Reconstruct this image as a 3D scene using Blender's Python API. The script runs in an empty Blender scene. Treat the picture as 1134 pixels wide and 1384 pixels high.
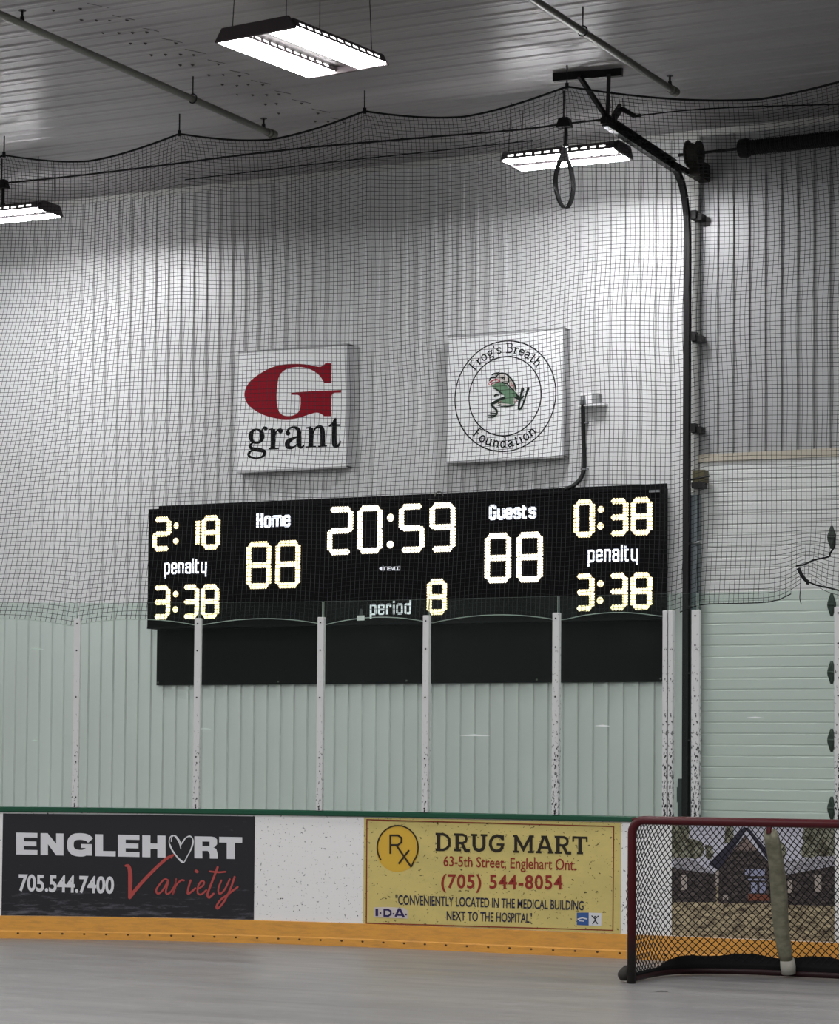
import bpy, bmesh, math, random
from mathutils import Vector, Matrix
R = random.Random(7)
PI = math.pi
S = bpy.context.scene
COL = S.collection

# ------------------------------------------------------------------ camera
F, YAW, PITCH, ROLL, HZ, EYE = 3450.0, math.radians(26.9), math.radians(2.8), 0.008, 1025.0, 1.49
fw = Vector((-math.sin(YAW) * math.cos(PITCH), math.cos(YAW) * math.cos(PITCH), math.sin(PITCH)))
r0 = Vector((math.cos(YAW), math.sin(YAW), 0.0))
u0 = r0.cross(fw)
rt = r0 * math.cos(ROLL) + u0 * math.sin(ROLL)
up = u0 * math.cos(ROLL) - r0 * math.sin(ROLL)
CX, CY = 567.0, HZ - F * math.tan(PITCH)
EYEP = Vector((0, 0, EYE))
cam = bpy.data.objects.new('camera', bpy.data.cameras.new('camera'))
COL.objects.link(cam)
M4 = Matrix((rt, up, -fw)).transposed().to_4x4()
M4.translation = EYEP
cam.matrix_world = M4
cam.data.sensor_fit = 'VERTICAL'
cam.data.sensor_height = 24.0
cam.data.lens = F / 1384.0 * 24.0
cam.data.shift_y = (CY - 692.0) / 1384.0
cam.data.clip_end = 200
S.camera = cam

# ------------------------------------------------------------------ world, exposure, the hall's lamps
w = bpy.data.worlds.new('hall_air'); S.world = w; w.use_nodes = True
w.node_tree.nodes['Background'].inputs[0].default_value = (0.9, 0.95, 1.0, 1)
w.node_tree.nodes['Background'].inputs[1].default_value = 0.02
S.view_settings.view_transform = 'Standard'
S.view_settings.look = 'None'
S.view_settings.gamma = 1.0
S.view_settings.use_curve_mapping = False
S.view_settings.exposure = 0.75
S.cycles.use_denoising = True
S.cycles.max_bounces = 8
S.cycles.transparent_max_bounces = 24
S.cycles.sample_clamp_indirect = 6.0
LED = 30.0
LED_WALL = 64.0            # radiance of the lit lamp faces that are in the picture
HALL = 76.0           # watts of each of the other high-bay lamps further down the hall
LAMP_Z = 6.85
def hall_lamp(x, y, p=HALL, rz=0.0):
    l = bpy.data.lights.new('hall_lamp', 'AREA'); l.shape = 'RECTANGLE'; l.size = 1.15; l.size_y = 0.65
    l.energy = p; l.color = (0.985, 0.99, 1.0)
    o = bpy.data.objects.new('hall_lamp', l); COL.objects.link(o); o.location = (x, y, LAMP_Z); o.rotation_euler = (0, 0, rz)
for _x, _y in [(-21.2, 20.65)]:
    hall_lamp(_x, _y, 22)
for _y in (16.6, 11.6, 6.6, 1.6, -3.4, -8.4, -13.4, -18.4, -23.4):
    for _x in (-21.5, -15.5, -9.45, -3.4, 2.6):
        if not (_y == 16.6 and _x == -9.45):
            hall_lamp(_x, _y)

# ------------------------------------------------------------------ helpers: picture point -> place
def ray(x, y):
    return fw + rt * ((x - CX) / F) + up * ((CY - y) / F)
def at(x, y, Y):                       # the point at depth Y that shows at (x, y)
    d = ray(x, y); return EYEP + d * (Y / d.y)
def atz(x, y, z):                      # the point at height z that shows at (x, y)
    d = ray(x, y); return EYEP + d * ((z - EYE) / d.z)
YW = 22.3                              # end wall
YB = 17.88                             # straight run of boards; they curve away left of XA
XA, RA, CA = -9.1, 7.6, 10.28
def board(u, z, off=0.0):              # u runs along the boards, off is towards the ice
    if u >= XA: return Vector((u, YB - off, z))
    a = (XA - u) / RA
    return Vector((XA - (RA - off) * math.sin(a), CA + (RA - off) * math.cos(a), z))
def onb(x, y):                         # (u, z) on the boards' face
    d = ray(x, y)
    t = YB / d.y
    if d.x * t >= XA:
        return d.x * t, EYE + d.z * t
    a = d.x ** 2 + d.y ** 2; b = -2 * (d.x * XA + d.y * CA); c = XA ** 2 + CA ** 2 - RA ** 2
    t = (-b + math.sqrt(b * b - 4 * a * c)) / (2 * a)
    return XA - RA * math.atan2(XA - d.x * t, d.y * t - CA), EYE + d.z * t

# ------------------------------------------------------------------ helpers: materials
def lin(h):
    h = h.lstrip('#'); o = []
    for i in (0, 2, 4):
        c = int(h[i:i + 2], 16) / 255.0
        o.append(c / 12.92 if c <= 0.04045 else ((c + 0.055) / 1.055) ** 2.4)
    return tuple(o) + (1.0,)
MATS = {}
def mat(name, col, rough=0.5, metal=0.0, spec=0.3, emit=0.0, ecol=None):
    if name in MATS: return MATS[name]
    m = bpy.data.materials.new(name); m.use_nodes = True
    b = m.node_tree.nodes['Principled BSDF']
    c = lin(col) if isinstance(col, str) else tuple(col) + (1.0,)
    b.inputs['Base Color'].default_value = c
    b.inputs['Roughness'].default_value = rough
    b.inputs['Metallic'].default_value = metal
    b.inputs['Specular IOR Level'].default_value = spec
    if emit:
        b.inputs['Emission Color'].default_value = (tuple(ecol) + (1.0,)) if ecol else c
        b.inputs['Emission Strength'].default_value = emit
    MATS[name] = m
    return m
class NT:
    def __init__(s, m):
        s.m = m; s.nt = m.node_tree; s.b = s.nt.nodes['Principled BSDF']
        s.tc = s.nt.nodes.new('ShaderNodeTexCoord')
    def n(s, t, **k):
        x = s.nt.nodes.new(t)
        for a, v in k.items(): setattr(x, a, v)
        return x
    def link(s, a, b): s.nt.links.new(a, b)
    def coords(s, scale):
        mp = s.n('ShaderNodeMapping'); s.link(s.tc.outputs['Object'], mp.inputs[0]); mp.inputs['Scale'].default_value = scale
        return mp.outputs[0]
    def noise(s, scale, sc=1.0, detail=3.0, rough=0.6):
        x = s.n('ShaderNodeTexNoise'); s.link(s.coords(scale), x.inputs['Vector'])
        x.inputs['Scale'].default_value = sc; x.inputs['Detail'].default_value = detail; x.inputs['Roughness'].default_value = rough
        return x.outputs['Fac']
    def ramp(s, src, stops):
        r = s.n('ShaderNodeValToRGB'); s.link(src, r.inputs[0])
        while len(r.color_ramp.elements) < len(stops): r.color_ramp.elements.new(0.5)
        for e, (p, c) in zip(r.color_ramp.elements, stops):
            e.position = p; e.color = lin(c) if isinstance(c, str) else (c, c, c, 1)
        return r.outputs[0]
    def mix(s, fac, a, b):
        x = s.n('ShaderNodeMix', data_type='RGBA')
        for sock, v in ((x.inputs[0], fac), (x.inputs[6], a), (x.inputs[7], b)):
            if hasattr(v, 'is_output'): s.link(v, sock)
            elif isinstance(v, str): sock.default_value = lin(v)
            else: sock.default_value = v
        return x.outputs[2]
    def math(s, op, a, b):
        x = s.n('ShaderNodeMath', operation=op)
        for sock, v in ((x.inputs[0], a), (x.inputs[1], b)):
            if hasattr(v, 'is_output'): s.link(v, sock)
            else: sock.default_value = v
        return x.outputs[0]
    def base(s, o): s.link(o, s.b.inputs['Base Color'])
    def height(s):
        x = s.n('ShaderNodeSeparateXYZ'); s.link(s.tc.outputs['Object'], x.inputs[0]); return x.outputs[2]
    def bump(s, src, d, k=0.5):
        x = s.n('ShaderNodeBump'); s.link(src, x.inputs['Height']); x.inputs['Distance'].default_value = d; x.inputs['Strength'].default_value = k
        s.link(x.outputs[0], s.b.inputs['Normal'])
def speckled(name, col, dark, rough, scale, thr, amount=1.0, zfade=None, smudge=None):
    """a surface knocked about by pucks: small dark nicks of random shape"""
    if name in MATS: return MATS[name]
    m = mat(name, col, rough); t = NT(m)
    f = t.noise(scale, 1.0, 4.0, 0.62)
    if zfade:                                   # more nicks low down, where pucks hit
        z = t.n('ShaderNodeMapRange'); t.link(t.height(), z.inputs[0])
        z.inputs[1].default_value, z.inputs[2].default_value, z.inputs[3].default_value, z.inputs[4].default_value = zfade
        f = t.math('ADD', f, z.outputs[0])
    k = t.ramp(f, [(thr, 0.0), (thr + 0.012, amount)])
    base = col
    if smudge:
        base = t.mix(t.ramp(t.noise((3, 3, 6), 1.0, 5.0), [(0.42, 0.0), (0.7, 0.7)]), col, smudge)
    t.base(t.mix(k, base, dark))
    return m

wall_m = mat('white_wall_steel', '#d6d7d8', 0.36, 0.0, 0.6)
_t = NT(wall_m); _t.base(_t.mix(_t.ramp(_t.noise((0.6, 0.6, 0.25), 1.0, 4), [(0.35, 0.0), (0.7, 1.0)]), '#dcdddd', '#cfcfcf'))
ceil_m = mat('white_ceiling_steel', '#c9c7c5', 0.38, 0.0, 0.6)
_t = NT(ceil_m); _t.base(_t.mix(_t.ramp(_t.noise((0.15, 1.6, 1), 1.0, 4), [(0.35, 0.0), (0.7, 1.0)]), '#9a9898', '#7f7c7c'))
ice_m = mat('grey_ice', '#b4b1b0', 0.34, 0.0, 0.4)
_t = NT(ice_m)
_t.base(_t.mix(_t.ramp(_t.noise((0.5, 3.5, 1), 1.0, 6, 0.65), [(0.36, 0.0), (0.66, 1.0)]), '#7b7979', '#8b8887'))
_t.link(_t.ramp(_t.noise((0.8, 5, 1), 1.0, 5), [(0.3, 0.30), (0.7, 0.55)]), _t.b.inputs['Roughness'])
shell_m = mat('hall_shell', '#8c8c8b', 0.7)
black_m = mat('black_cabinet_paint', '#050507', 0.6, 0, 0.08)
backing_m = mat('black_backing', '#09090c', 0.6, 0, 0.12)
led_m = mat('lit_warm_dots', '#000000', 0.5, emit=1.6, ecol=(1.0, 0.82, 0.44))
ledw_m = mat('lit_white_dots', '#000000', 0.5, emit=1.8, ecol=(1.0, 0.90, 0.66))
name_m = mat('backlit_white_letters', '#dfe4f0', 0.5, emit=0.9, ecol=(0.86, 0.9, 1.0))
dim_letter = mat('faint_glow_letters', '#c9cbd0', 0.5, emit=0.34, ecol=(0.9, 0.92, 1.0))  # emission gives this lettering and the maker mark a weak glow
lens_m = mat('lit_lamp_lens', '#ffffff', 0.5, emit=LED, ecol=(1.0, 0.985, 0.97))
lampbody_m = mat('dark_lamp_housing', '#4a4346', 0.5)
lampwhite_m = mat('white_lamp_reflector', '#d9d6d6', 0.5)
steel_m = mat('galvanised_pipe', '#6f7069', 0.45, 0.55)
darksteel_m = mat('dark_track_steel', '#1d1c1d', 0.5, 0.3)
spring_m = mat('black_torsion_spring', '#0d0c0d', 0.6, 0.2)
olive_m = mat('oiled_drum', '#24231d', 0.5, 0.3)
brass_m = mat('brownish_bracket', '#57523a', 0.5, 0.4)
alu_m = mat('dull_aluminium', '#8c8e90', 0.35, 0.8)
wire_m = mat('dark_wire', '#161618', 0.6)
net_m = mat('black_net_cord', '#1a1a1c', 0.8)
rope_m = mat('black_rope', '#101012', 0.8)
sign_m = mat('white_sign_face', '#f0f1f1', 0.5)
signedge_m = mat('grey_sign_edge', '#a9a9aa', 0.5)
red_m = mat('dark_red_print', '#8c0c20', 0.6, 0, 0.1)
ink_m = mat('black_print', '#08070b', 0.6, 0, 0.1)
cap_m = mat('green_cap_rail', '#174a35', 0.35)
white_board = speckled('white_rink_board', '#e6e5e4', '#3a3a3c', 0.35, (46, 46, 60), 0.645)
ad_black = mat('black_banner_vinyl', '#25252b', 0.45)
_t = NT(ad_black); _z = _t.n('ShaderNodeMapRange'); _t.link(_t.height(), _z.inputs[0])
_z.inputs[1].default_value, _z.inputs[2].default_value, _z.inputs[3].default_value, _z.inputs[4].default_value = 0.2, 0.55, 0.17, 0.0
_t.base(_t.mix(_t.ramp(_t.math('ADD', _t.noise((5, 5, 30), 1.0, 5, 0.7), _z.outputs[0]), [(0.66, 0.0), (0.87, 0.5)]), '#1f1f24', '#80808a'))
ad_yellow = speckled('mustard_banner_vinyl', '#cbb972', '#33301c', 0.45, (34, 34, 48), 0.635, 0.85, None, '#b5a766')
kick_m = mat('yellow_kick_plate', '#dd9a35', 0.4)
_t = NT(kick_m)
_t.base(_t.mix(_t.ramp(_t.noise((6, 6, 40), 1.0, 5, 0.7), [(0.45, 0.0), (0.75, 0.7)]), '#d79a45', '#a97a45'))
post_m = speckled('nicked_glass_post', '#b3b1b6', '#17171a', 0.45, (75, 75, 38), 0.635, 1.0, (1.07, 2.6, 0.075, -0.06))
clean_post = speckled('lightly_nicked_post', '#b3b1b6', '#2a2a2c', 0.45, (60, 60, 30), 0.675, 1.0, (1.07, 2.6, 0.05, -0.06))
door_m = mat('white_door_skin', '#d8dad8', 0.45)
trim_m = mat('white_flashing', '#cfd0cc', 0.45)
beige_m = mat('beige_header', '#b9b2a2', 0.5)
hinge_m = mat('dark_hinge', '#3d4640', 0.45, 0.5)
greybox_m = mat('grey_metal_box', '#3f4648', 0.5)
goal_red = mat('dark_red_goal_paint', '#560f17', 0.35)
_t = NT(goal_red); _z = _t.n('ShaderNodeMapRange'); _t.link(_t.height(), _z.inputs[0])
_z.inputs[1].default_value, _z.inputs[2].default_value, _z.inputs[3].default_value, _z.inputs[4].default_value = 0.10, 0.36, 0.75, 0.0
_t.base(_t.mix(_t.ramp(_t.math('ADD', _t.math('MULTIPLY', _t.noise((20, 20, 12), 1.0, 4), 0.35), _z.outputs[0]), [(0.2, 0.0), (0.75, 1.0)]), '#480c13', '#2a2624'))
goal_base_m = mat('scuffed_base_bar', '#2a1216', 0.45)
pad_m = mat('grey_green_canvas', '#6d6c58', 0.85)
_t = NT(pad_m); _t.base(_t.mix(_t.ramp(_t.noise((14, 14, 22), 1.0, 5), [(0.35, 0.0), (0.7, 1.0)]), '#8f8d78', '#6f6d5c'))
pad_wrap = mat('pale_pad_wrap', '#a5a298', 0.8)
goalnet_m = mat('dark_goal_twine', '#19191c', 0.85)
skirt_m = mat('black_skirt', '#121113', 0.9)
reflection_m = mat('painted_white_reflection', '#eef1f0', 0.4)  # pale colour for reflections painted onto the glass

glass_m = bpy.data.materials.new('tinted_rink_glass'); glass_m.use_nodes = True
nt = glass_m.node_tree; nt.nodes.clear()
o_ = nt.nodes.new('ShaderNodeOutputMaterial'); tr = nt.nodes.new('ShaderNodeBsdfTransparent'); gl = nt.nodes.new('ShaderNodeBsdfGlossy')
df = nt.nodes.new('ShaderNodeBsdfDiffuse'); m1 = nt.nodes.new('ShaderNodeMixShader'); m2 = nt.nodes.new('ShaderNodeMixShader'); lw = nt.nodes.new('ShaderNodeFresnel')
tr.inputs[0].default_value = (0.895, 0.95, 0.915, 1); gl.inputs['Roughness'].default_value = 0.02; gl.inputs[0].default_value = (0.9, 1, 0.95, 1)
df.inputs[0].default_value = (0.5, 0.56, 0.53, 1); lw.inputs[0].default_value = 1.25
m2.inputs[0].default_value = 0.004
nt.links.new(tr.outputs[0], m2.inputs[1]); nt.links.new(df.outputs[0], m2.inputs[2])
nt.links.new(lw.outputs[0], m1.inputs[0]); nt.links.new(m2.outputs[0], m1.inputs[1]); nt.links.new(gl.outputs[0], m1.inputs[2])
nt.links.new(m1.outputs[0], o_.inputs[0])
edge_m = mat('pale_green_glass_edge', '#cfdcd5', 0.3)

# ------------------------------------------------------------------ helpers: meshes
class MB:
    def __init__(s): s.v = []; s.f = []
    def add(s, vs, fs):
        k = len(s.v); s.v += [Vector(p) for p in vs]; s.f += [tuple(i + k for i in f) for f in fs]
    def hexa(s, p):                     # 8 corners: bottom ring then top ring
        s.add(p, [(3, 2, 1, 0), (4, 5, 6, 7), (0, 1, 5, 4), (1, 2, 6, 5), (2, 3, 7, 6), (3, 0, 4, 7)])
    def box(s, a, b):
        x0, y0, z0 = a; x1, y1, z1 = b
        s.hexa([(x0, y0, z0), (x1, y0, z0), (x1, y1, z0), (x0, y1, z0), (x0, y0, z1), (x1, y0, z1), (x1, y1, z1), (x0, y1, z1)])
    def bar(s, p, q, w, h, side=None):  # square bar from p to q
        p, q = Vector(p), Vector(q); d = (q - p).normalized()
        a = Vector(side) if side else (Vector((0, 0, 1)) if abs(d.z) < 0.9 else Vector((1, 0, 0)))
        x = d.cross(a).normalized(); y = x.cross(d).normalized()
        c = [p + x * i * w / 2 + y * j * h / 2 for i, j in ((-1, -1), (1, -1), (1, 1), (-1, 1))]
        s.hexa(c + [k + (q - p) for k in c])
    def tube(s, pts, r, n=8, closed=False, caps=True):
        pts = [Vector(p) for p in pts]; m = len(pts); k = len(s.v); prev = None
        for i, p in enumerate(pts):
            if closed: d = pts[(i + 1) % m] - pts[i - 1]
            else: d = pts[min(i + 1, m - 1)] - pts[max(i - 1, 0)]
            d = d.normalized() if d.length > 1e-9 else Vector((0, 0, 1))
            if prev is None:
                a = Vector((0, 0, 1)) if abs(d.z) < 0.9 else Vector((0, 1, 0)); x = d.cross(a).normalized()
            else:
                x = prev - d * prev.dot(d); x = x.normalized() if x.length > 1e-9 else prev
            prev = x; y = d.cross(x); rr = r[i] if isinstance(r, (list, tuple)) else r
            for j in range(n):
                t = 2 * PI * j / n; s.v.append(p + (x * math.cos(t) + y * math.sin(t)) * rr)
        for i in range(m if closed else m - 1):
            a = k + i * n; b = k + ((i + 1) % m) * n
            for j in range(n): s.f.append((a + j, a + (j + 1) % n, b + (j + 1) % n, b + j))
        if caps and not closed:
            s.f.append(tuple(k + j for j in reversed(range(n)))); s.f.append(tuple(k + (m - 1) * n + j for j in range(n)))
    def grid(s, rows):
        k = len(s.v); n = len(rows[0])
        for r in rows: s.v += [Vector(p) for p in r]
        for i in range(len(rows) - 1):
            for j in range(n - 1):
                a = k + i * n + j; s.f.append((a, a + 1, a + n + 1, a + n))
    def build(s, name, m, parent=None, smooth=False, at_=None):
        me = bpy.data.meshes.new(name)
        vs = s.v if at_ is None else [v - Vector(at_) for v in s.v]
        me.from_pydata([tuple(v) for v in vs], [], s.f); me.update()
        o = bpy.data.objects.new(name, me); COL.objects.link(o)
        for x in (m if isinstance(m, (list, tuple)) else [m]): me.materials.append(x)
        if smooth:
            for p in me.polygons: p.use_smooth = True
        if parent is not None:
            o.parent = parent
            o.location = (Vector(at_) if at_ is not None else Vector()) - parent.location
        elif at_ is not None: o.location = at_
        return o
def tag(o, label, cat, group=None, kind=None):
    if label: o['label'] = label
    if cat: o['category'] = cat
    if group: o['group'] = group
    if kind: o['kind'] = kind
    return o
def thing(name, label, cat, loc=(0, 0, 0), group=None):
    o = bpy.data.objects.new(name, None); COL.objects.link(o); o.location = loc; o.empty_display_size = 0.2
    return tag(o, label, cat, group)
def struct(o): o['kind'] = 'structure'; return o
def bevel(o, w=0.01, seg=2):
    m = o.modifiers.new('bevel', 'BEVEL'); m.width = w; m.segments = seg; m.limit_method = 'ANGLE'; return o
def recalc(o):
    b = bmesh.new(); b.from_mesh(o.data); bmesh.ops.recalc_face_normals(b, faces=b.faces); b.to_mesh(o.data); b.free(); return o
def dup(o, shift, parent=None):
    c = o.copy(); COL.objects.link(c)
    if parent is not None: c.parent = parent
    c.location = Vector(o.location) + Vector(shift)
    return c

# ---- flat print: shapes laid on a surface P(u, v, off)
def smooth(pts, n=6, closed=False):
    out = []; m = len(pts); T = lambda i: pts[i % m] if closed else pts[max(0, min(m - 1, i))]
    for i in range(m if closed else m - 1):
        p0, p1, p2, p3 = T(i - 1), T(i), T(i + 1), T(i + 2)
        for k in range(n):
            t = k / n
            out.append(tuple(0.5 * (2 * b + (c - a) * t + (2 * a - 5 * b + 4 * c - d) * t * t + (3 * b - a - 3 * c + d) * t ** 3)
                             for a, b, c, d in zip(p0, p1, p2, p3)))
    if not closed: out.append(tuple(pts[-1]))
    return out
class Print:
    def __init__(s, P, off=0.002): s.P = P; s.off = off; s.mb = MB(); s.k = 0
    def _put(s, uv, faces, off=None):
        o = (s.off if off is None else off) + (s.k % 40) * 2e-5; s.k += 1
        s.mb.add([s.P(a, b, o) for a, b in uv], faces)
    def ribbon(s, pts, w, closed=False, round_=False):
        """a painted stroke; w is one width or one per point"""
        m = len(pts)
        if m < 2: return
        W = w if isinstance(w, (list, tuple)) else [w] * m
        L, Rr = [], []
        for i, p in enumerate(pts):
            if closed: a, b = pts[i - 1], pts[(i + 1) % m]
            else: a, b = pts[max(0, i - 1)], pts[min(m - 1, i + 1)]
            d1 = Vector((p[0] - a[0], p[1] - a[1])); d2 = Vector((b[0] - p[0], b[1] - p[1]))
            if d1.length < 1e-9: d1 = d2
            if d2.length < 1e-9: d2 = d1
            d1 = d1.normalized(); d2 = d2.normalized(); t = d1 + d2
            t = t.normalized() if t.length > 1e-6 else d2
            nrm = Vector((-t.y, t.x)); k = max(0.5, abs(nrm.dot(Vector((-d1.y, d1.x))))); h = W[i] / 2 / k
            L.append((p[0] + nrm.x * h, p[1] + nrm.y * h)); Rr.append((p[0] - nrm.x * h, p[1] - nrm.y * h))
        uv = [q for pr in zip(Rr, L) for q in pr]
        n = m if closed else m - 1
        s._put(uv, [(2 * i, 2 * ((i + 1) % m), 2 * ((i + 1) % m) + 1, 2 * i + 1) for i in range(n)])
        if round_:
            s.disc(pts[0], W[0] / 2, 8); s.disc(pts[-1], W[-1] / 2, 8)
    def disc(s, c, r, n=10, ry=None):
        ry = ry or r
        s._put([(c[0] + r * math.cos(2 * PI * i / n), c[1] + ry * math.sin(2 * PI * i / n)) for i in range(n)], [tuple(range(n))])
    def rect(s, a, b, c=None, d=None):
        q = [a, (b[0], a[1]), b, (a[0], b[1])] if c is None else [a, b, c, d]
        s._put(q, [(0, 1, 2, 3)])
    def fill(s, loops):                  # filled outline, inner loops are holes
        cu = bpy.data.curves.new('outline', 'CURVE'); cu.dimensions = '2D'; cu.fill_mode = 'BOTH'
        sx = max(abs(p[0]) for l in loops for p in l) or 1
        for l in loops:
            sp = cu.splines.new('POLY'); sp.points.add(len(l) - 1); sp.use_cyclic_u = True
            for q, p in zip(sp.points, l): q.co = (p[0], p[1], 0, 1)
        s._curve(cu)
    def _curve(s, cu, f=lambda a, b: (a, b)):
        o = bpy.data.objects.new('outline', cu); COL.objects.link(o)
        dg = bpy.context.evaluated_depsgraph_get(); dg.update()
        me = bpy.data.meshes.new_from_object(o.evaluated_get(dg))
        s._put([f(v.co.x, v.co.y) for v in me.vertices], [tuple(p.vertices) for p in me.polygons])
        bpy.data.objects.remove(o); bpy.data.meshes.remove(me); bpy.data.curves.remove(cu)
    def text(s, body, q, bold=0.0, spacing=1.0):
        """built-in lettering stretched into the quad q = (bottom-left, bottom-right, top-right, top-left)"""
        cu = bpy.data.curves.new('lettering', 'FONT'); cu.body = body; cu.offset = bold; cu.space_character = spacing; cu.resolution_u = 4
        o = bpy.data.objects.new('lettering', cu); COL.objects.link(o)
        dg = bpy.context.evaluated_depsgraph_get(); dg.update()
        me = bpy.data.meshes.new_from_object(o.evaluated_get(dg))
        xs = [v.co.x for v in me.vertices]; ys = [v.co.y for v in me.vertices]
        x0, x1, y0, y1 = min(xs), max(xs), min(ys), max(ys)
        def f(a, b):
            i = (a - x0) / (x1 - x0); j = (b - y0) / (y1 - y0)
            return tuple((1 - i) * (1 - j) * q[0][k] + i * (1 - j) * q[1][k] + i * j * q[2][k] + (1 - i) * j * q[3][k] for k in (0, 1))
        s._put([f(v.co.x, v.co.y) for v in me.vertices], [tuple(p.vertices) for p in me.polygons])
        bpy.data.objects.remove(o); bpy.data.meshes.remove(me); bpy.data.curves.remove(cu)
    def build(s, name, m, parent): 
        return s.mb.build(name, m, parent)

# condensed squared lettering (x-height 1)
_O = [(0, .1), (0, .9), (.18, 1), (.82, 1), (1, .9), (1, .1), (.82, 0), (.18, 0)]
COND = {
 'o': (1, [(_O, 1)]), 'p': (1, [(_O, 1), ([(0, 1.08), (0, -.5)], 0)]), 'd': (1, [(_O, 1), ([(1, -.08), (1, 1.45)], 0)]),
 'e': (1, [([(0, .5), (1, .5), (1, .9), (.82, 1), (.18, 1), (0, .9), (0, .1), (.18, 0), (.82, 0), (1, .1), (1, .28)], 0)]),
 'n': (1, [([(0, -.08), (0, 1.08)], 0), ([(0, 1), (.82, 1), (1, .9), (1, -.08)], 0)]),
 'm': (1.9, [([(0, -.08), (0, 1.08)], 0), ([(0, 1), (1.72, 1), (1.9, .9), (1.9, -.08)], 0), ([(.95, 1), (.95, -.08)], 0)]),
 'a': (1, [([(0, .72), (0, .9), (.18, 1), (.82, 1), (1, .9), (1, -.08)], 0), ([(1, .55), (.18, .55), (0, .45), (0, .1), (.18, 0), (1, 0)], 0)]),
 'l': (0, [([(0, -.08), (0, 1.45)], 0)]), 'i': (0, [([(0, -.08), (0, 1.08)], 0), ([(0, 1.2), (0, 1.42)], 0)]),
 't': (.7, [([(0, 1.35), (0, .1), (.18, 0), (.7, 0)], 0), ([(0, 1), (.7, 1)], 0)]),
 'y': (1, [([(0, 1.08), (0, .1), (.18, 0), (1, 0)], 0), ([(1, 1.08), (1, -.45)], 0)]),
 'u': (1, [([(0, 1.08), (0, .1), (.18, 0), (1, 0)], 0), ([(1, 1.08), (1, -.08)], 0)]),
 'r': (.7, [([(0, -.08), (0, 1.08)], 0), ([(0, 1), (.55, 1), (.7, .9), (.7, .7)], 0)]),
 's': (1, [([(1, .76), (1, .9), (.82, 1), (.18, 1), (0, .9), (0, .6), (.18, .5), (.82, .5), (1, .4), (1, .1), (.82, 0), (.18, 0), (0, .1), (0, .24)], 0)]),
 'H': (1, [([(0, -.08), (0, 1.45)], 0), ([(1, -.08), (1, 1.45)], 0), ([(0, .72), (1, .72)], 0)]),
 'G': (1, [([(1, 1.05), (1, 1.28), (.82, 1.38), (.18, 1.38), (0, 1.28), (0, .1), (.18, 0), (.82, 0), (1, .1), (1, .68), (.5, .68)], 0)]),
}
def cond_text(pr, body, u0, u1, v0, xh, stroke, gap=1.55):
    """stroke is in units of one letter's width between centre lines"""
    tot = sum(COND[c][0] for c in body) + gap * (len(body) - 1) * 0.45 + 0.0
    adv = 0.45 * gap
    k = (u1 - u0) / (tot + 0.45)
    x = u0 + 0.225 * k
    for c in body:
        wd, st = COND[c]
        for pts, cl in st:
            pr.ribbon([(x + px * k, v0 + stroke * k * .5 + py * (xh - stroke * k)) for px, py in pts], stroke * k, closed=bool(cl))
        x += (wd + adv) * k

# ================================================================== the hall
ZC = 7.39
DX0, DZ1 = -8.39, 4.26                 # garage door opening: left edge, top
def ribbed(mb, a0, a1, pitch, prof, P, lo, hi):
    """sheet steel: profile along a, extruded from lo to hi; P(a, height, l)"""
    k = math.floor(a0 / pitch); pts = []
    while k * pitch < a1:
        for da, hgt in prof:
            a = k * pitch + da * pitch
            if a0 <= a <= a1: pts.append((a, hgt))
        k += 1
    pts = [(a0, 0.0)] + pts + [(a1, 0.0)]
    mb.grid([[P(a, g, lo) for a, g in pts], [P(a, g, hi) for a, g in pts]])
WPROF = [(0.0, 0.0), (0.62, 0.0), (0.66, 0.024), (0.96, 0.024), (1.0 - 1e-6, 0.0)]
mb = MB()
ribbed(mb, -24.0, -8.52, 0.155, WPROF, lambda a, g, l: (a, YW - g, l), 0.0, ZC)
struct(mb.build('wall_back', wall_m)); mb = MB()
ribbed(mb, -8.395, 6.0, 0.155, WPROF, lambda a, g, l: (a, YW - g, l), DZ1 + 0.07, ZC)
mb.add([(-4.5, YW, 0), (6, YW, 0), (6, YW, DZ1 + 0.07), (-4.5, YW, DZ1 + 0.07)], [(0, 1, 2, 3)])
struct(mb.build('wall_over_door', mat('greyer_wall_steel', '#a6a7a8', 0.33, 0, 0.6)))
mb = MB()
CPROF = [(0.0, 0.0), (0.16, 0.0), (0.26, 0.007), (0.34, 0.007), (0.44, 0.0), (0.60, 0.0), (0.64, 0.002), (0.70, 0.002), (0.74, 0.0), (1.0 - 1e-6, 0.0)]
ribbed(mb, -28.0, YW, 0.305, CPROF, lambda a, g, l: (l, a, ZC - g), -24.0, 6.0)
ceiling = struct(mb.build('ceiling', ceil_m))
mb = MB(); mb.add([(-24, -28, 0), (6, -28, 0), (6, YW, 0), (-24, YW, 0)], [(0, 1, 2, 3)])
struct(mb.build('floor', ice_m))
for nm, q in (('wall_left', [(-24, -28, 0), (-24, YW, 0), (-24, YW, ZC), (-24, -28, ZC)]),
              ('wall_right', [(6, YW, 0), (6, -28, 0), (6, -28, ZC), (6, YW, ZC)]),
              ('wall_front', [(6, -28, 0), (-24, -28, 0), (-24, -28, ZC), (6, -28, ZC)])):
    mb = MB(); mb.add(q, [(0, 1, 2, 3)]); struct(mb.build(nm, shell_m))
# flashing at the door jamb and header
mb = MB(); mb.box((-8.53, YW - 0.045, 0), (-8.40, YW, ZC)); struct(mb.build('trim_1', trim_m))
mb = MB(); mb.box((-8.40, YW - 0.04, DZ1), (-4.4, YW + 0.02, DZ1 + 0.075)); struct(mb.build('trim_2', beige_m))
mb = MB(); mb.box((-24, YW - 0.03, ZC - 0.06), (6, YW, ZC)); struct(mb.build('trim_3', trim_m))

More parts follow.
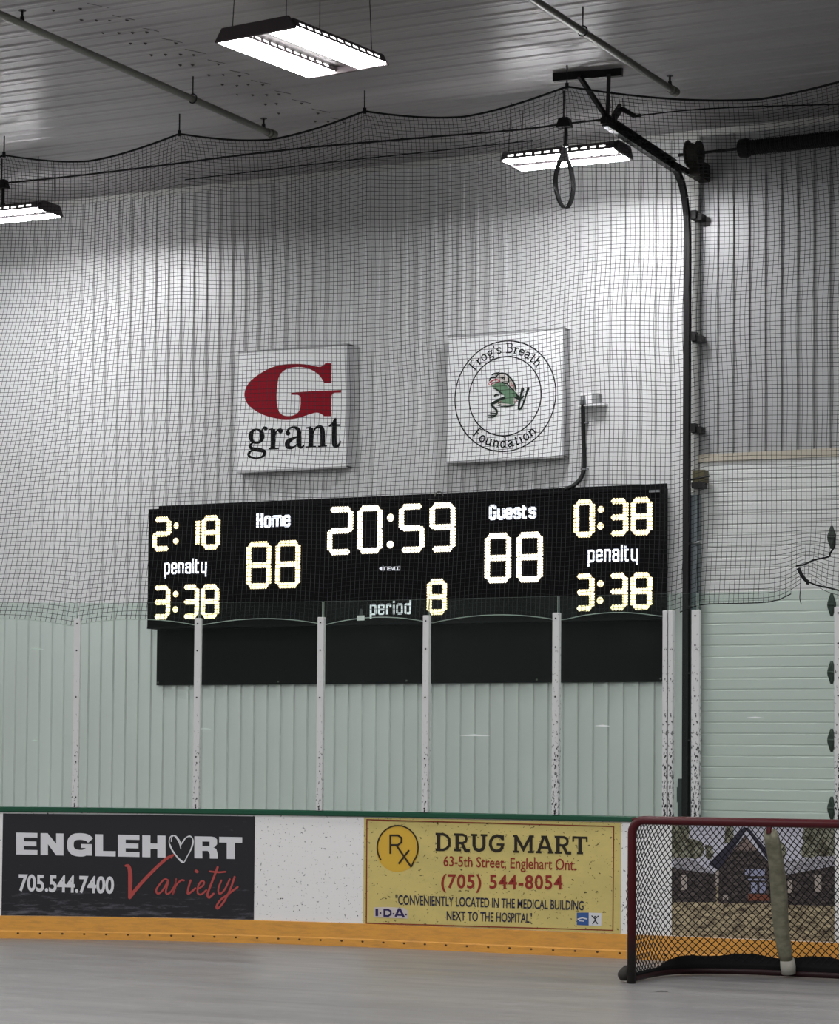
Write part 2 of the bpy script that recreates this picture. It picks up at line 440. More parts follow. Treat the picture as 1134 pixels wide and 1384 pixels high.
# rows of roofing screws and small dents along a seam in the ceiling
mb = MB()
for i in range(14):
    y = 15.7 + i * 0.36
    for j, dx in enumerate((-0.16, -0.05, 0.06, 0.17)):
        if R.random() < 0.12: continue
        c = Vector((-11.5 + dx + 0.04 * (i % 2) + 0.02 * R.random(), y + 0.05 * j + 0.05 * R.random(), ZC - 0.002))
        mb.add([c + Vector((0.016 * math.cos(t * PI / 3), 0.022 * math.sin(t * PI / 3), 0)) for t in range(6)] + [c + Vector((0, 0, -0.014))],
               [(t, (t + 1) % 6, 6) for t in range(6)])
    for j in range(3):
        a = Vector((-11.3 + 0.03 * j, y + 0.06 * j, ZC - 0.004)); mb.tube([a, a + Vector((0.03, 0.06, -0.003))], 0.002, 4)
o = mb.build('screw_row', mat('ceiling_screw', '#484545'), ceiling); o['kind'] = 'stuff'; o['label'] = 'small dark screw heads and nicks along a ceiling seam'

# the overhead door
mb = MB(); pts = []; z = 0.0; pz = 0.61 / 6
prof = [(0.0, 0.0), (0.010, 0.007), (0.016, 0.007), (0.020, 0.0)]
while z < DZ1 - 0.02:
    for dz, g in prof: pts.append((z + dz, g))
    z += pz
pts.append((DZ1, 0.0))
mb.grid([[(DX0, YW - 0.02 + g, zz) for zz, g in pts], [(-4.5, YW - 0.02 + g, zz) for zz, g in pts]])
for x in (DX0, -4.5): mb.add([(x, YW - 0.02, 0), (x, YW + 0.05, 0), (x, YW + 0.05, DZ1), (x, YW - 0.02, DZ1)], [(0, 1, 2, 3)])
door = struct(mb.build('door_1', door_m))
def hinge_mesh():
    mb = MB(); a, b = 0.041, 0.105
    mb.add([(-a, 0, -.02), (-a, 0, .02), (-.012, 0, b), (.012, 0, b), (a, 0, .02), (a, 0, -.02), (.012, 0, -b), (-.012, 0, -b),
            (-.026, -.014, -.015), (-.026, -.014, .015), (0, -.014, .07), (.026, -.014, .015), (.026, -.014, -.015), (0, -.014, -.07)],
           [(0, 8, 9, 1), (1, 9, 10, 2), (2, 10, 3), (3, 10, 11, 4), (4, 11, 12, 5), (5, 12, 13, 6), (6, 13, 7), (7, 13, 8, 0), (8, 13, 12, 11, 10, 9)])
    mb.tube([(-.034, -.018, 0), (.034, -.018, 0)], .011, 8)
    return mb
h0 = None
for k in range(1, 6):
    loc = (-7.117, YW - 0.021, 1.07 + 0.613 * (k - 1))
    if h0 is None:
        h0 = hinge_mesh().build('hinge', hinge_m, door); h0.location = loc
    else:
        c = h0.copy(); COL.objects.link(c); c.parent = door; c.location = loc

# ================================================================== rink boards
US = [-13.6 + 0.1 * i for i in range(46)] + [-9.1, -8.6, -8.1, -7.6, -7.1, -6.6, -6.1, -5.6, -5.1, -4.6, -4.0, -3.0, -1.5, 0.0]
US = sorted(set(round(x, 3) for x in US))
def strip(mb, us, prof):               # sweep a closed profile [(off, z)] along the boards
    n = len(prof); k = len(mb.v)
    for u in us:
        for off, z in prof: mb.v.append(board(u, z, off))
    for i in range(len(us) - 1):
        for j in range(n):
            a = k + i * n + j; b = k + i * n + (j + 1) % n
            mb.f.append((b, a, a + n, b + n))
    mb.f.append(tuple(k + j for j in range(n))); mb.f.append(tuple(k + (len(us) - 1) * n + j for j in reversed(range(n))))
boards = thing('rink_boards', 'white rink boards with green cap rail and yellow kick plate around the ice', 'rink boards', tuple(board(-9.1, 0)))
mb = MB(); strip(mb, US, [(0.0, 0.0), (0.0, 1.03), (-0.09, 1.03), (-0.09, 0.0)]); recalc(mb.build('facing', white_board, boards))
mb = MB(); strip(mb, US, [(0.016, 1.026), (0.022, 1.034), (0.022, 1.060), (0.012, 1.068), (-0.10, 1.068), (-0.10, 1.026)])
o = recalc(mb.build('cap_rail', cap_m, boards)); o['label'] = 'dark green cap rail'
mb = MB(); strip(mb, US, [(0.020, 0.0), (0.020, 0.056), (0.014, 0.066), (0.013, 0.180), (-0.001, 0.184), (-0.001, 0.0)])
kick = recalc(mb.build('kick_plate', kick_m, boards)); kick['label'] = 'scuffed yellow kick plate'
sm = MB(); sm.add([(0.011 * math.cos(t * PI / 4), -0.0005, 0.008 * math.sin(t * PI / 4)) for t in range(8)] + [(0, -0.004, 0)], [(t, (t + 1) % 8, 8) for t in range(8)])
s0 = None; u = -12.45
while u < -5.4:
    p = board(u, 0.043, 0.0205); a = max(0.0, (XA - u) / RA)
    if s0 is None: s0 = sm.build('screw', mat('rusty_screw', '#4a3015', 0.6), kick); sc = s0
    else: sc = s0.copy(); COL.objects.link(sc); sc.parent = kick
    sc.location = p; sc.rotation_euler = (0, 0, a)
    u += 0.182
def panel(name, label, cat, u0, u1, z0, z1, m, thick=0.003):
    t = thing(name, label, cat, tuple(board((u0 + u1) / 2, z0, 0)))
    us = sorted(set([u0, u1] + [x for x in US if u0 < x < u1]))
    mb = MB(); strip(mb, us, [(thick, z0), (thick, z1), (0.0005, z1), (0.0005, z0)])
    recalc(mb.build('backing', m, t)); return t

# ------------------------------------------------------------------ black banner
uL, _ = onb(3, 1170); uR, _ = onb(344, 1170)
t = panel('advertising_banner', 'black board banner with white and red lettering and a heart outline', 'banner', uL, uR, 0.186, 1.014, ad_black)
P = lambda px, py, off: board(onb(px, py)[0], onb(px, py)[1], off)   # picture point -> boards
def edge(x, a, b): return a[1] + (b[1] - a[1]) * (x - a[0]) / (b[0] - a[0])
def topl(x): return edge(x, (22, 1125.2), (328, 1131.6))
def botl(x): return edge(x, (22, 1154.8), (328, 1161.2))
pr = Print(P, 0.0045)
def block(x0, x1, strokes):
    """heavy square capitals: strokes are rectangles or quads in a unit box, y up"""
    for q in strokes:
        if len(q) == 4 and not isinstance(q[0], tuple): q = [(q[0], q[1]), (q[2], q[1]), (q[2], q[3]), (q[0], q[3])]
        uv = []
        for a, b in q:
            x = x0 + (x1 - x0) * a; uv.append((x, botl(x) + (topl(x) - botl(x)) * b))
        pr._put(uv, [tuple(range(len(uv)))])
E_ = [(0, 0, .36, 1), (.36, 0, 1, .22), (.36, .39, .95, .61), (.36, .78, 1, 1)]
block(22, 50.7, E_)
block(55, 86, [(0, 0, .32, 1), (.68, 0, 1, 1), [(.30, 1), (.32, .50), (.68, 0), (.70, .5)]])
block(129, 156.5, [(0, 0, .38, 1), (.38, 0, 1, .24)])
block(159.6, 188.7, E_)
block(192.5, 224, [(0, 0, .35, 1), (.65, 0, 1, 1), (.35, .38, .65, .63)])
block(296.5, 327.6, [(0, .74, 1, 1), (.33, 0, .68, .74)])
# R
pr.build('lettering', mat('banner_white_print', '#d3d3d7', 0.5), t); pr = Print(P, 0.0045)
block(263, 294.5, [(0, 0, .34, 1), (.34, .77, .74, 1), (.34, .34, .74, .56), [(.74, 1), (.88, .97), (.97, .87), (.97, .66), (.88, .53), (.74, .5), (.65, .56), (.65, .77)],
                  [(.58, .5), (.78, .53), (.94, .44), (1, .2), (1, 0), (.66, 0), (.66, .2), (.58, .34)]])
# G
gx = lambda a: 90 + 35 * a
pr.ribbon([(gx(a), botl(gx(a)) + (topl(gx(a)) - botl(gx(a))) * b) for a, b in smooth(
           [(.93, .70), (.82, .82), (.66, .87), (.48, .88), (.3, .84), (.18, .7), (.15, .5), (.18, .3), (.3, .16), (.48, .12), (.66, .13), (.8, .22)], 3)], 9.0)
block(90, 125, [(.56, .36, .98, .54), (.74, .02, .98, .54)])
pr.build('lettering', mat('banner_white_print', '#d3d3d7', 0.5), t)
pr = Print(P, 0.005)
hx = lambda a, b: (160 + a / 6.13, 1110 + b / 6.13)
for pts in ([(520, 232), (510, 190), (490, 150), (460, 118), (432, 130), (422, 170), (435, 220), (470, 275), (535, 343), (575, 285), (610, 220), (622, 165), (605, 130), (570, 130), (540, 160), (515, 205)],
            [(440, 170), (445, 130), (470, 118), (500, 148), (520, 190)], [(428, 190), (448, 235), (490, 295), (538, 338)], [(530, 185), (560, 138), (595, 122), (618, 150), (612, 200), (590, 262)]):
    pr.ribbon(smooth([hx(*q) for q in pts], 5), 1.35)
pr.build('heart_outline', mat('banner_white_print', '#d3d3d7'), t)
pr = Print(P, 0.005)
pr.text('705.544.7400', [(25.3, 1204.8), (154, 1208.6), (154.6, 1184.5), (25.6, 1181.2)], 0.028, 1.0)
pr.build('phone_number', mat('banner_white_print', '#d3d3d7'), t)
pr = Print(P, 0.005)
for pts, wd in (([(62, 368), (85, 372), (98, 420), (100, 500), (96, 630)], [3, 4.5, 5.5, 5.8, 4.5]),
                ([(96, 630), (150, 560), (230, 470), (320, 380), (400, 310), (455, 280)], [5, 4.6, 4.4, 4.2, 4, 3.2]), ([(455, 278), (440, 305)], [2, 1.5]),
                ([(415, 490), (385, 480), (345, 520), (315, 570), (330, 600), (370, 570), (415, 495), (395, 580), (410, 602), (440, 580)], 2.4),
                ([(440, 580), (470, 530), (480, 480), (470, 540), (455, 600), (480, 530), (520, 490), (545, 490)], 2.4),
                ([(600, 490), (580, 560), (578, 600), (605, 585), (640, 555)], 2.6), ([(645, 412), (655, 418)], 4),
                ([(660, 560), (700, 535), (712, 505), (690, 495), (662, 540), (660, 595), (690, 605), (730, 570)], 2.4),
                ([(825, 380), (790, 470), (755, 560), (740, 610), (755, 632), (790, 600)], 2.9), ([(760, 415), (830, 422), (890, 418)], 2.4),
                ([(855, 490), (830, 560), (840, 600), (880, 570), (925, 480)], 2.4), ([(965, 460), (930, 560), (880, 660), (830, 720), (815, 705), (850, 650), (930, 590), (990, 545)], 2.7)):
    pts = [hx(*q) for q in pts]
    if isinstance(wd, list):
        z3 = smooth([(p[0], p[1], q) for p, q in zip(pts, wd)], 5); pr.ribbon([q[:2] for q in z3], [q[2] for q in z3], round_=True)
    else: pr.ribbon(smooth(pts, 5) if len(pts) > 2 else pts, wd, round_=True)
pr.build('script_lettering', mat('banner_red_print', '#a84642', 0.5), t)
# small rivets of the banner are left to its nicks

# ------------------------------------------------------------------ yellow banner
uL, _ = onb(491.5, 1180); uR, _ = onb(839, 1180)
t = panel('advertising_banner', 'mustard yellow board banner with dark red and navy lettering', 'banner', uL, uR, 0.186, 1.02, ad_yellow)
pr = Print(P, 0.0045)
pr.ribbon([(496.2, 1107.8), (829.8, 1117.2), (828.6, 1257.4), (495.4, 1247.6)], 1.5, closed=True)
pr.build('border_line', mat('rust_red_print', '#7a2f1c'), t)
gx = lambda a, b: (490 + a / 6.3, 1100 + b / 6.3)
pr = Print(P, 0.0038); pr.disc(gx(300, 300), 29, 28, 31); pr.build('orange_disc', mat('orange_print', '#cfa63a'), t)
brown = mat('dark_brown_print', '#2d2312')
pr = Print(P, 0.0075)
ang = [(-215 + i * (252 / 30)) for i in range(31)]
arc = [(538.0 + 27.6 * math.cos(math.radians(a)), 1145.4 + 29.6 * math.sin(math.radians(a))) for a in ang]
pr.ribbon(arc + [gx(418, 452)], 1.9)
for pts in ([(240, 340), (240, 183), (305, 183), (335, 205), (335, 240), (305, 265), (240, 265)], [(290, 265), (418, 452)], [(400, 308), (310, 425)]):
    pr.ribbon([gx(*q) for q in pts], 2.6)
pr.build('emblem', brown, t)
# slab capitals: unit box, y up
def slab(pr, box, parts):
    (x0, y0), (x1, y1), h = box       # bottom-left, bottom-right, height in px
    for pts, wd in parts:
        q = [(x0 + (x1 - x0) * a, y0 + (y1 - y0) * a - h * b) for a, b in pts]; pr.ribbon(q, wd * h)
SLAB = {
 'D': [([(.2, .0), (.2, 1)], .2), ([(.0, .94), (.5, .94), (.72, .86), (.88, .68), (.9, .5), (.88, .32), (.72, .14), (.5, .06), (.0, .06)], .15)],
 'R': [([(.2, 0), (.2, 1)], .2), ([(0, .94), (.55, .94), (.74, .86), (.78, .72), (.74, .56), (.55, .47), (.2, .47)], .14), ([(.5, .47), (.72, .06), (1, .06)], .17), ([(0, .06), (.45, .06)], .12)],
 'U': [([(.2, 1), (.2, .35), (.28, .16), (.5, .07), (.72, .16), (.8, .35), (.8, 1)], .18), ([(0, .94), (.4, .94)], .12), ([(.6, .94), (1, .94)], .12)],
 'G': [([(.9, .74), (.78, .88), (.55, .93), (.3, .84), (.14, .64), (.12, .4), (.22, .17), (.45, .07), (.7, .1), (.86, .25), (.86, .44)], .17), ([(.52, .44), (1, .44)], .13), ([(.92, .96), (.92, .68)], .1)],
 'M': [([(.14, 0), (.14, 1)], .17), ([(.86, 0), (.86, 1)], .17), ([(.14, .97), (.5, .2), (.86, .97)], .17), ([(0, .94), (.2, .94)], .12), ([(.8, .94), (1, .94)], .12), ([(0, .06), (.3, .06)], .12), ([(.7, .06), (1, .06)], .12)],
 'A': [([(.14, .03), (.46, .98)], .16), ([(.86, .03), (.54, .98)], .19), ([(.28, .33), (.74, .33)], .13), ([(0, .06), (.32, .06)], .12), ([(.68, .06), (1, .06)], .12), ([(.3, .94), (.6, .94)], .12)],
 'T': [([(.5, 0), (.5, 1)], .2), ([(0, .94), (1, .94)], .13), ([(.05, .96), (.05, .7)], .1), ([(.95, .96), (.95, .7)], .1), ([(.3, .06), (.7, .06)], .12)]}
pr = Print(P, 0.005)
yb = lambda x: edge(x, (589, 1149.8), (794, 1154.8))
for ch, a, b in (('D', 589, 610), ('R', 614, 635.5), ('U', 636.5, 659), ('G', 660.5, 682)):
    slab(pr, ((a, yb(a)), (b, yb(b)), 24.0), SLAB[ch])
pr.build('shop_name_lettering', mat('near_black_brown_print', '#221b10'), t)
pr = Print(P, 0.005)
for ch, a, b in (('M', 693.5, 722), ('A', 724.5, 748.5), ('R', 750, 772.5), ('T', 774, 794.5)):
    slab(pr, ((a, yb(a)), (b, yb(b)), 24.0), SLAB[ch])
pr.build('shop_name_lettering', mat('near_black_brown_print', '#221b10'), t)
rp = mat('brick_red_print', '#8a2a20')
pr = Print(P, 0.005); pr.text('63-5th Street, Englehart Ont.', [(599.5, 1175), (778.5, 1181.5), (778.8, 1160.8), (600, 1156.8)], 0.012); pr.build('address_line', rp, t)
pr = Print(P, 0.005); pr.text('(705) 544-8054', [(596.2, 1206.2), (761, 1208.2), (760.5, 1182.8), (597, 1181.0)], 0.022, 1.12); pr.build('phone_number', rp, t)
nv = mat('navy_print', '#25233a')
pr = Print(P, 0.005); pr.text('"CONVENIENTLY LOCATED IN THE MEDICAL BUILDING', [(535, 1222.8), (789, 1230.5), (789.5, 1217.2), (534.8, 1208.8)], 0.018); pr.build('slogan_line', nv, t)
pr = Print(P, 0.005); pr.text('NEXT TO THE HOSPITAL"', [(604, 1244.0), (719, 1247.5), (719.5, 1234.0), (604, 1230.6)], 0.018); pr.build('slogan_line', nv, t)
pr = Print(P, 0.0045)
pr._put([(506, 1239.8), (551.5, 1241.6), (551.5, 1230.5), (546, 1227), (523, 1226), (506, 1226.2)], [(0, 1, 2, 3, 4, 5)])
pr.build('emblem_ground', mat('pale_lilac_print', '#c3b9b4'), t)
pr = Print(P, 0.0075)
pr.ribbon([(509.8, 1238), (509.8, 1228.3)], 3.6)
pr.ribbon([(520, 1229.4), (525, 1229.6), (528.6, 1231.5), (528.8, 1235.5), (525.5, 1238), (520, 1237.8)], 2.5, closed=True)
pr.ribbon([(535, 1239), (539.6, 1229), (541.2, 1229), (546.4, 1239.6)], 2.9); pr.ribbon([(537, 1236.6), (544, 1236.9)], 2.0)
for x, y in ((514.8, 1234), (532.4, 1235), (549.2, 1236)): pr.disc((x, y), 1.3, 8)
pr.build('emblem_letters', mat('deep_violet_print', '#2c1f52'), t)
sx = lambda a, b: (660 + a / 5.968, 1100 + b / 5.968)
pr = Print(P, 0.0045); pr._put([sx(716, 796), sx(812, 796), sx(812, 900), sx(716, 896)], [(0, 1, 2, 3)][::-1]); pr.build('blue_square', mat('print_blue', '#33568f'), t)
pr = Print(P, 0.0045); pr._put([sx(812, 796), sx(914, 800), sx(914, 902), sx(812, 900)], [(0, 1, 2, 3)]); pr.build('white_square', mat('print_pale', '#cfcfd2'), t)
pr = Print(P, 0.0055)
pr.ribbon([sx(722, 850), sx(760, 838), sx(800, 848)], 1.6); pr.ribbon([sx(735, 862), sx(775, 866)], 1.2)
pr.build('pale_swoosh', mat('print_pale', '#cfcfd2'), t)
pr = Print(P, 0.0055)
for a, b in (((835, 820), (862, 846)), ((892, 822), (864, 846)), ((863, 842), (863, 862)), ((863, 860), (842, 888)), ((863, 860), (884, 888))): pr.ribbon([sx(*a), sx(*b)], 1.4)
pr.disc(sx(863, 830), 1.3, 8)
pr.build('small_figure', mat('print_ink_blue', '#20242c'), t)

# ------------------------------------------------------------------ photo banner of a timber lodge
uL, _ = onb(908, 1190); uR, _ = onb(1128, 1190)
gmat = mat('stony_ground_print', '#8a7758', 0.5); _t = NT(gmat)
_t.base(_t.mix(_t.ramp(_t.noise((10, 10, 34), 1.0, 6, 0.8), [(0.38, 0.0), (0.62, 1.0)]), '#43362a', '#c0b08e'))
t = panel('photo_banner', 'colour photo banner of a dark gabled lodge behind the goal', 'banner', uL, uR, 0.19, 1.005, gmat)
hx = lambda a, b: (900 + a / 4.846, 1110 + b / 4.846)
def flat(name, m, polys, off):
    for q in polys:
        pr = Print(P, off); q = [hx(*p) for p in q]
        pr._put(q, [tuple(range(len(q)))]); recalc(pr.build(name, m, t))
flat('sky_print', mat('pale_sky_print', '#b9b8c4'), [[(40, 20), (1106, 20), (1106, 380), (40, 380)]], 0.0038)
tree_m = mat('tree_print', '#4c4b33'); _t = NT(tree_m)
_t.base(_t.mix(_t.ramp(_t.noise((22, 22, 30), 1.0, 4, 0.7), [(0.42, 0.0), (0.6, 1.0)]), '#3d3a28', '#8b8a78'))
flat('tree_print', tree_m, [[(40, 20), (70, 24), (150, 20), (158, 70), (150, 112), (190, 118), (236, 135), (252, 180), (244, 225), (200, 246), (120, 238), (40, 250)],
                            [(392, 22), (436, 24), (446, 80), (440, 120), (412, 140), (384, 150), (388, 80)],
                            [(912, 24), (1000, 20), (1106, 20), (1106, 230), (1060, 240), (1010, 228), (950, 240), (890, 232), (884, 180), (902, 140), (894, 90)],
                            [(728, 120), (764, 140), (790, 180), (784, 225), (770, 262), (730, 245)], [(258, 150), (300, 165), (318, 210), (300, 250), (262, 240)]], 0.0042)
dk = mat('dark_timber_print', '#2e2727'); _t = NT(dk); _t.base(_t.mix(_t.ramp(_t.noise((16, 16, 40), 1.0, 5, 0.75), [(0.45, 0.0), (0.72, 1.0)]), '#2b2423', '#6e6360')); rf = mat('slate_roof_print', '#292635'); snow = mat('pale_roof_print', '#97949c'); _t = NT(snow); _t.base(_t.mix(_t.ramp(_t.noise((24, 24, 40), 1.0, 4, 0.7), [(0.4, 0.0), (0.62, 1.0)]), '#6f6b70', '#b3b1b8')); win = mat('window_print', '#8d8fa8')
flat('wing_wall_print', dk, [[(40, 300), (330, 345), (330, 530), (40, 530)], [(760, 355), (1106, 290), (1106, 555), (760, 545)]], 0.0046)
flat('wing_roof_print', snow, [[(50, 235), (160, 245), (325, 345), (60, 310)], [(745, 270), (1000, 235), (1106, 225), (1106, 285), (770, 350)]], 0.005)
flat('gable_wall_print', dk, [[(345, 300), (520, 90), (700, 300), (720, 535), (345, 535)]], 0.0054)
flat('gable_roof_print', rf, [[(280, 280), (510, 40), (540, 45), (345, 320)], [(520, 40), (545, 45), (760, 300), (720, 330)]], 0.006)
flat('gable_board_print', mat('pinkish_timber_print', '#75655f'), [[(450, 190), (525, 105), (610, 190)]], 0.0058)
flat('window_print', win, [[(520, 312), (548, 312), (548, 352), (520, 352)], [(556, 312), (650, 312), (650, 358), (556, 358)], [(560, 400), (600, 400), (600, 470), (560, 470)], [(615, 400), (655, 400), (655, 470), (615, 470)], [(540, 376), (660, 376), (660, 388), (540, 388)]], 0.0062)
flat('pale_post_print', mat('pale_timber_print', '#a0958d'), [[(100, 350), (140, 350), (140, 450), (100, 450)], [(328, 320), (348, 320), (348, 430), (328, 430)], [(975, 350), (1020, 350), (1020, 460), (975, 460)], [(800, 385), (830, 385), (830, 470), (800, 470)], [(375, 485), (410, 485), (410, 515), (375, 515)]], 0.0064)
flat('flower_tub_print', mat('rust_flower_print', '#75422f'), [[(540, 475), (680, 480), (680, 520), (540, 520)]], 0.0066)

# ================================================================== glass above the boards
PZ0, PZ1, GZ1 = 1.068, 2.612, 2.740
posts = [(-13.02, 0), (-12.0, 0), (-10.985, 0), (-9.928, 0), (-9.004, 0), (-7.892, 1), (-7.000, 2), (-6.955, 2), (-6.757, 3), (-5.655, 3)]
plabel = ['', 'glass post standing above the first letters of the black banner', 'glass post standing above the heart on the black banner',
          'glass post above the blank white boards between the two banners', 'glass post directly under the lit single digit of the scoreboard',
          'heavily nicked glass post above the shop name on the yellow banner', 'slim glass post on the scoreboard side of a pair standing tight together',
          'slim glass post on the door side of a pair standing tight together', 'wide glass post covered in black puck nicks between door track and door',
          'nicked glass post beside the row of diamond door hinges']
def board_ang(u): return max(0.0, (XA - u) / RA)
for (u, k), lb in zip(posts[1:], plabel[1:]):
    t = thing('glass_post', lb, 'post', tuple(board(u, PZ0, -0.02)), 'aluminium posts holding the rink glass')
    t.rotation_euler = (0, 0, board_ang(u))
    wd = {0: 0.054, 1: 0.056, 2: 0.036, 3: 0.062}[k]
    mt = post_m if k else clean_post
    m = speckled(('nicked_post_b' if k == 1 else 'nicked_post_c') if k else 'nicked_post_a', '#cccccc', '#17171a', 0.5, (75, 75, 38), 0.605 if k == 1 else 0.59 if k else 0.655, 1.0, (0.0, 1.5, 0.07, -0.08))
    mb = MB()
    mb.hexa([(-wd / 2, -.045, 0), (wd / 2, -.045, 0), (wd / 2, 0.0, 0), (-wd / 2, 0.0, 0), (-wd / 2, -.045, PZ1 - PZ0), (wd / 2, -.045, PZ1 - PZ0), (wd / 2, 0, PZ1 - PZ0), (-wd / 2, 0, PZ1 - PZ0)])
    o = mb.build('channel', m); o.parent = t; bevel(o, 0.004, 1)
    if k != 2:
        mb = MB(); mb.box((-.0045, 0.0, 0), (.0045, 0.016, PZ1 - PZ0 - .02)); o = mb.build('back_web', alu_m); o.parent = t
    else:
        mb = MB(); mb.tube([(0, -.045, .05), (0, -.049, .05)], .007, 6); o = mb.build('bolt', wire_m); o.parent = t
    if k != 2:
        for z in (0.03, 0.42, 0.9, 1.28, 1.5):
            mb = MB(); mb.tube([(0, -.045, z), (0, -.049, z)], .007, 6); o = mb.build('bolt', wire_m); o.parent = t
glabel = ['partly seen pane of rink glass farthest from the overhead door', 'rink glass pane with bare ribbed wall behind it, next to the scoreboard end',
          'rink glass pane below the lit home score digits', 'rink glass pane with a small white sticker, in front of the lowest scoreboard word',
          'rink glass pane below the lit guest score digits', 'rink glass pane overlapping the penalty digits nearest the door',
          'very narrow rink glass pane beside the door track', 'rink glass pane in front of the overhead door']
pane_u = [-13.02, -12.0, -10.985, -9.928, -9.004, -7.892, -6.978, -6.757, -5.655]
reflections = {0: [(40, 877, 18), (42, 1001, 9)], 2: [(268, 985, 16)], 4: [(620, 994, 40)], 5: [(803, 981, 20)], 7: [(1008, 970, 24)]}  # reflections in the panes, painted on as thin white streaks
for i in range(8):
    a, b = pane_u[i] + 0.006, pane_u[i + 1] - 0.006
    t = thing('glass_shield', glabel[i], 'glass panel', tuple(board((a + b) / 2, PZ0, -0.028)), 'panes of rink glass')
    q = [board(a, 0, -0.022), board(b, 0, -0.022), board(b, 0, -0.034), board(a, 0, -0.034)]
    z0, z1 = PZ0 + 0.001, GZ1
    V = [(p.x, p.y, z0) for p in q] + [(p.x, p.y, z1) for p in q]
    mb = MB(); mb.hexa(V)
    o = mb.build('sheet', [glass_m, edge_m], t)
    for f, p in enumerate(o.data.polygons): p.material_index = 0 if f in (2, 4) else 1
    for x, y, wpx in reflections.get(i, []):
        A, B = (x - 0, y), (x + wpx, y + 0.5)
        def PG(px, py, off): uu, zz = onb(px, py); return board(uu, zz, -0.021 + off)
        pr = Print(PG, 0.0006); pr.ribbon([A, ((A[0] + B[0]) / 2, y - .4), B], [0.6, 2.3, 0.6]); o2 = pr.build('painted_reflection', reflection_m, t); o2['label'] = 'thin white streak painted on as a reflection'
def PG(px, py, off): uu, zz = onb(px, py); return board(uu, zz, -0.021 + off)
t = thing('sticker', 'small white label with a dark strip stuck on the glass beside the lowest word', 'sticker', tuple(PG(486, 832, 0.001)))
pr = Print(PG, 0.001); pr._put([(481, 838.6), (491.2, 838.2), (491.2, 831.6), (481, 832)], [(0, 1, 2, 3)]); o = pr.build('label_face', mat('sticker_white', '#f2f2f2'), t)
pr = Print(PG, 0.001); pr._put([(484, 831.6), (489.4, 831.4), (488.2, 824), (486.6, 822), (485, 824)], [(0, 1, 2, 3, 4)]); o = pr.build('dark_strip', mat('sticker_grey', '#4a4d4c'), t)

# ================================================================== scoreboard
YF = 22.08                              # face of the cabinet
bb = thing('backing_board', 'wide black backing board on the wall behind and below the scoreboard', 'board', (-11.5, YW, 2.2))
xl, xr = at(213, 900, 22.27).x, at(898, 900, 22.27).x
mb = MB(); mb.box((xl, 22.252, at(400, 925, 22.27).z), (xr + 0.02, 22.273, at(300, 680.2, 22.27).z)); mb.build('sheet', backing_m, bb)
for x in (xl + 0.02, xl + 1.45, xl + 2.9, xl + 4.3, xr - 0.03):
    mb = MB(); mb.tube([(x, 22.253, 2.25), (x, 22.248, 2.25)], .010, 6); mb.build('screw', steel_m, bb)
SBL = at(200.5, 750, YF).x; SBR = at(893.5, 750, YF).x; SBT = at(550, 673, YF).z; SBB = at(200, 850, YF).z
sb = thing('scoreboard', 'long black electronic scoreboard with lit digits for time, scores and penalties', 'scoreboard', ((SBL + SBR) / 2, 22.25, SBB))
mb = MB(); mb.box((SBL, YF, SBB), (SBR, 22.2515, SBT)); bevel(mb.build('cabinet', black_m, sb), 0.006, 2)
mb = MB()
for z in (SBT - 0.012, SBB + 0.012): mb.box((SBL, YF - .008, z - .012), (SBR, YF, z + .012))
for x in (SBL + .01, SBR - .01, SBL + 1.02, SBR - 1.10): mb.box((x - .008, YF - .006, SBB), (x + .008, YF, SBT))
mb.build('face_trim', backing_m, sb)
mb = MB()
for x in (SBR - 0.06,):
    mb.box((x - .05, YF - .03, SBT - .05), (x + .05, YF - .008, SBT - .03))
mb.build('corner_bracket', alu_m, sb)
c = at(592, 662, 22.15)
mb = MB(); mb.tube([(c.x + .045 * math.cos(a), 22.17, SBT + .008 + .05 * math.sin(a)) for a in [PI * i / 10 for i in range(11)]], .006, 6)
mb.box((c.x - .07, YF - .004, SBT - .028), (c.x + .07, YF + .0, SBT - .016)); mb.build('lifting_eye', steel_m, sb)
PS = lambda px, py, off: Vector((at(px, py, YF).x, YF - off, at(px, py, YF).z))
SEG = {'0': 'abcdef', '1': 'bc', '2': 'abged', '3': 'abgcd', '5': 'afgcd', '8': 'abcdefg', '9': 'abfgcd'}
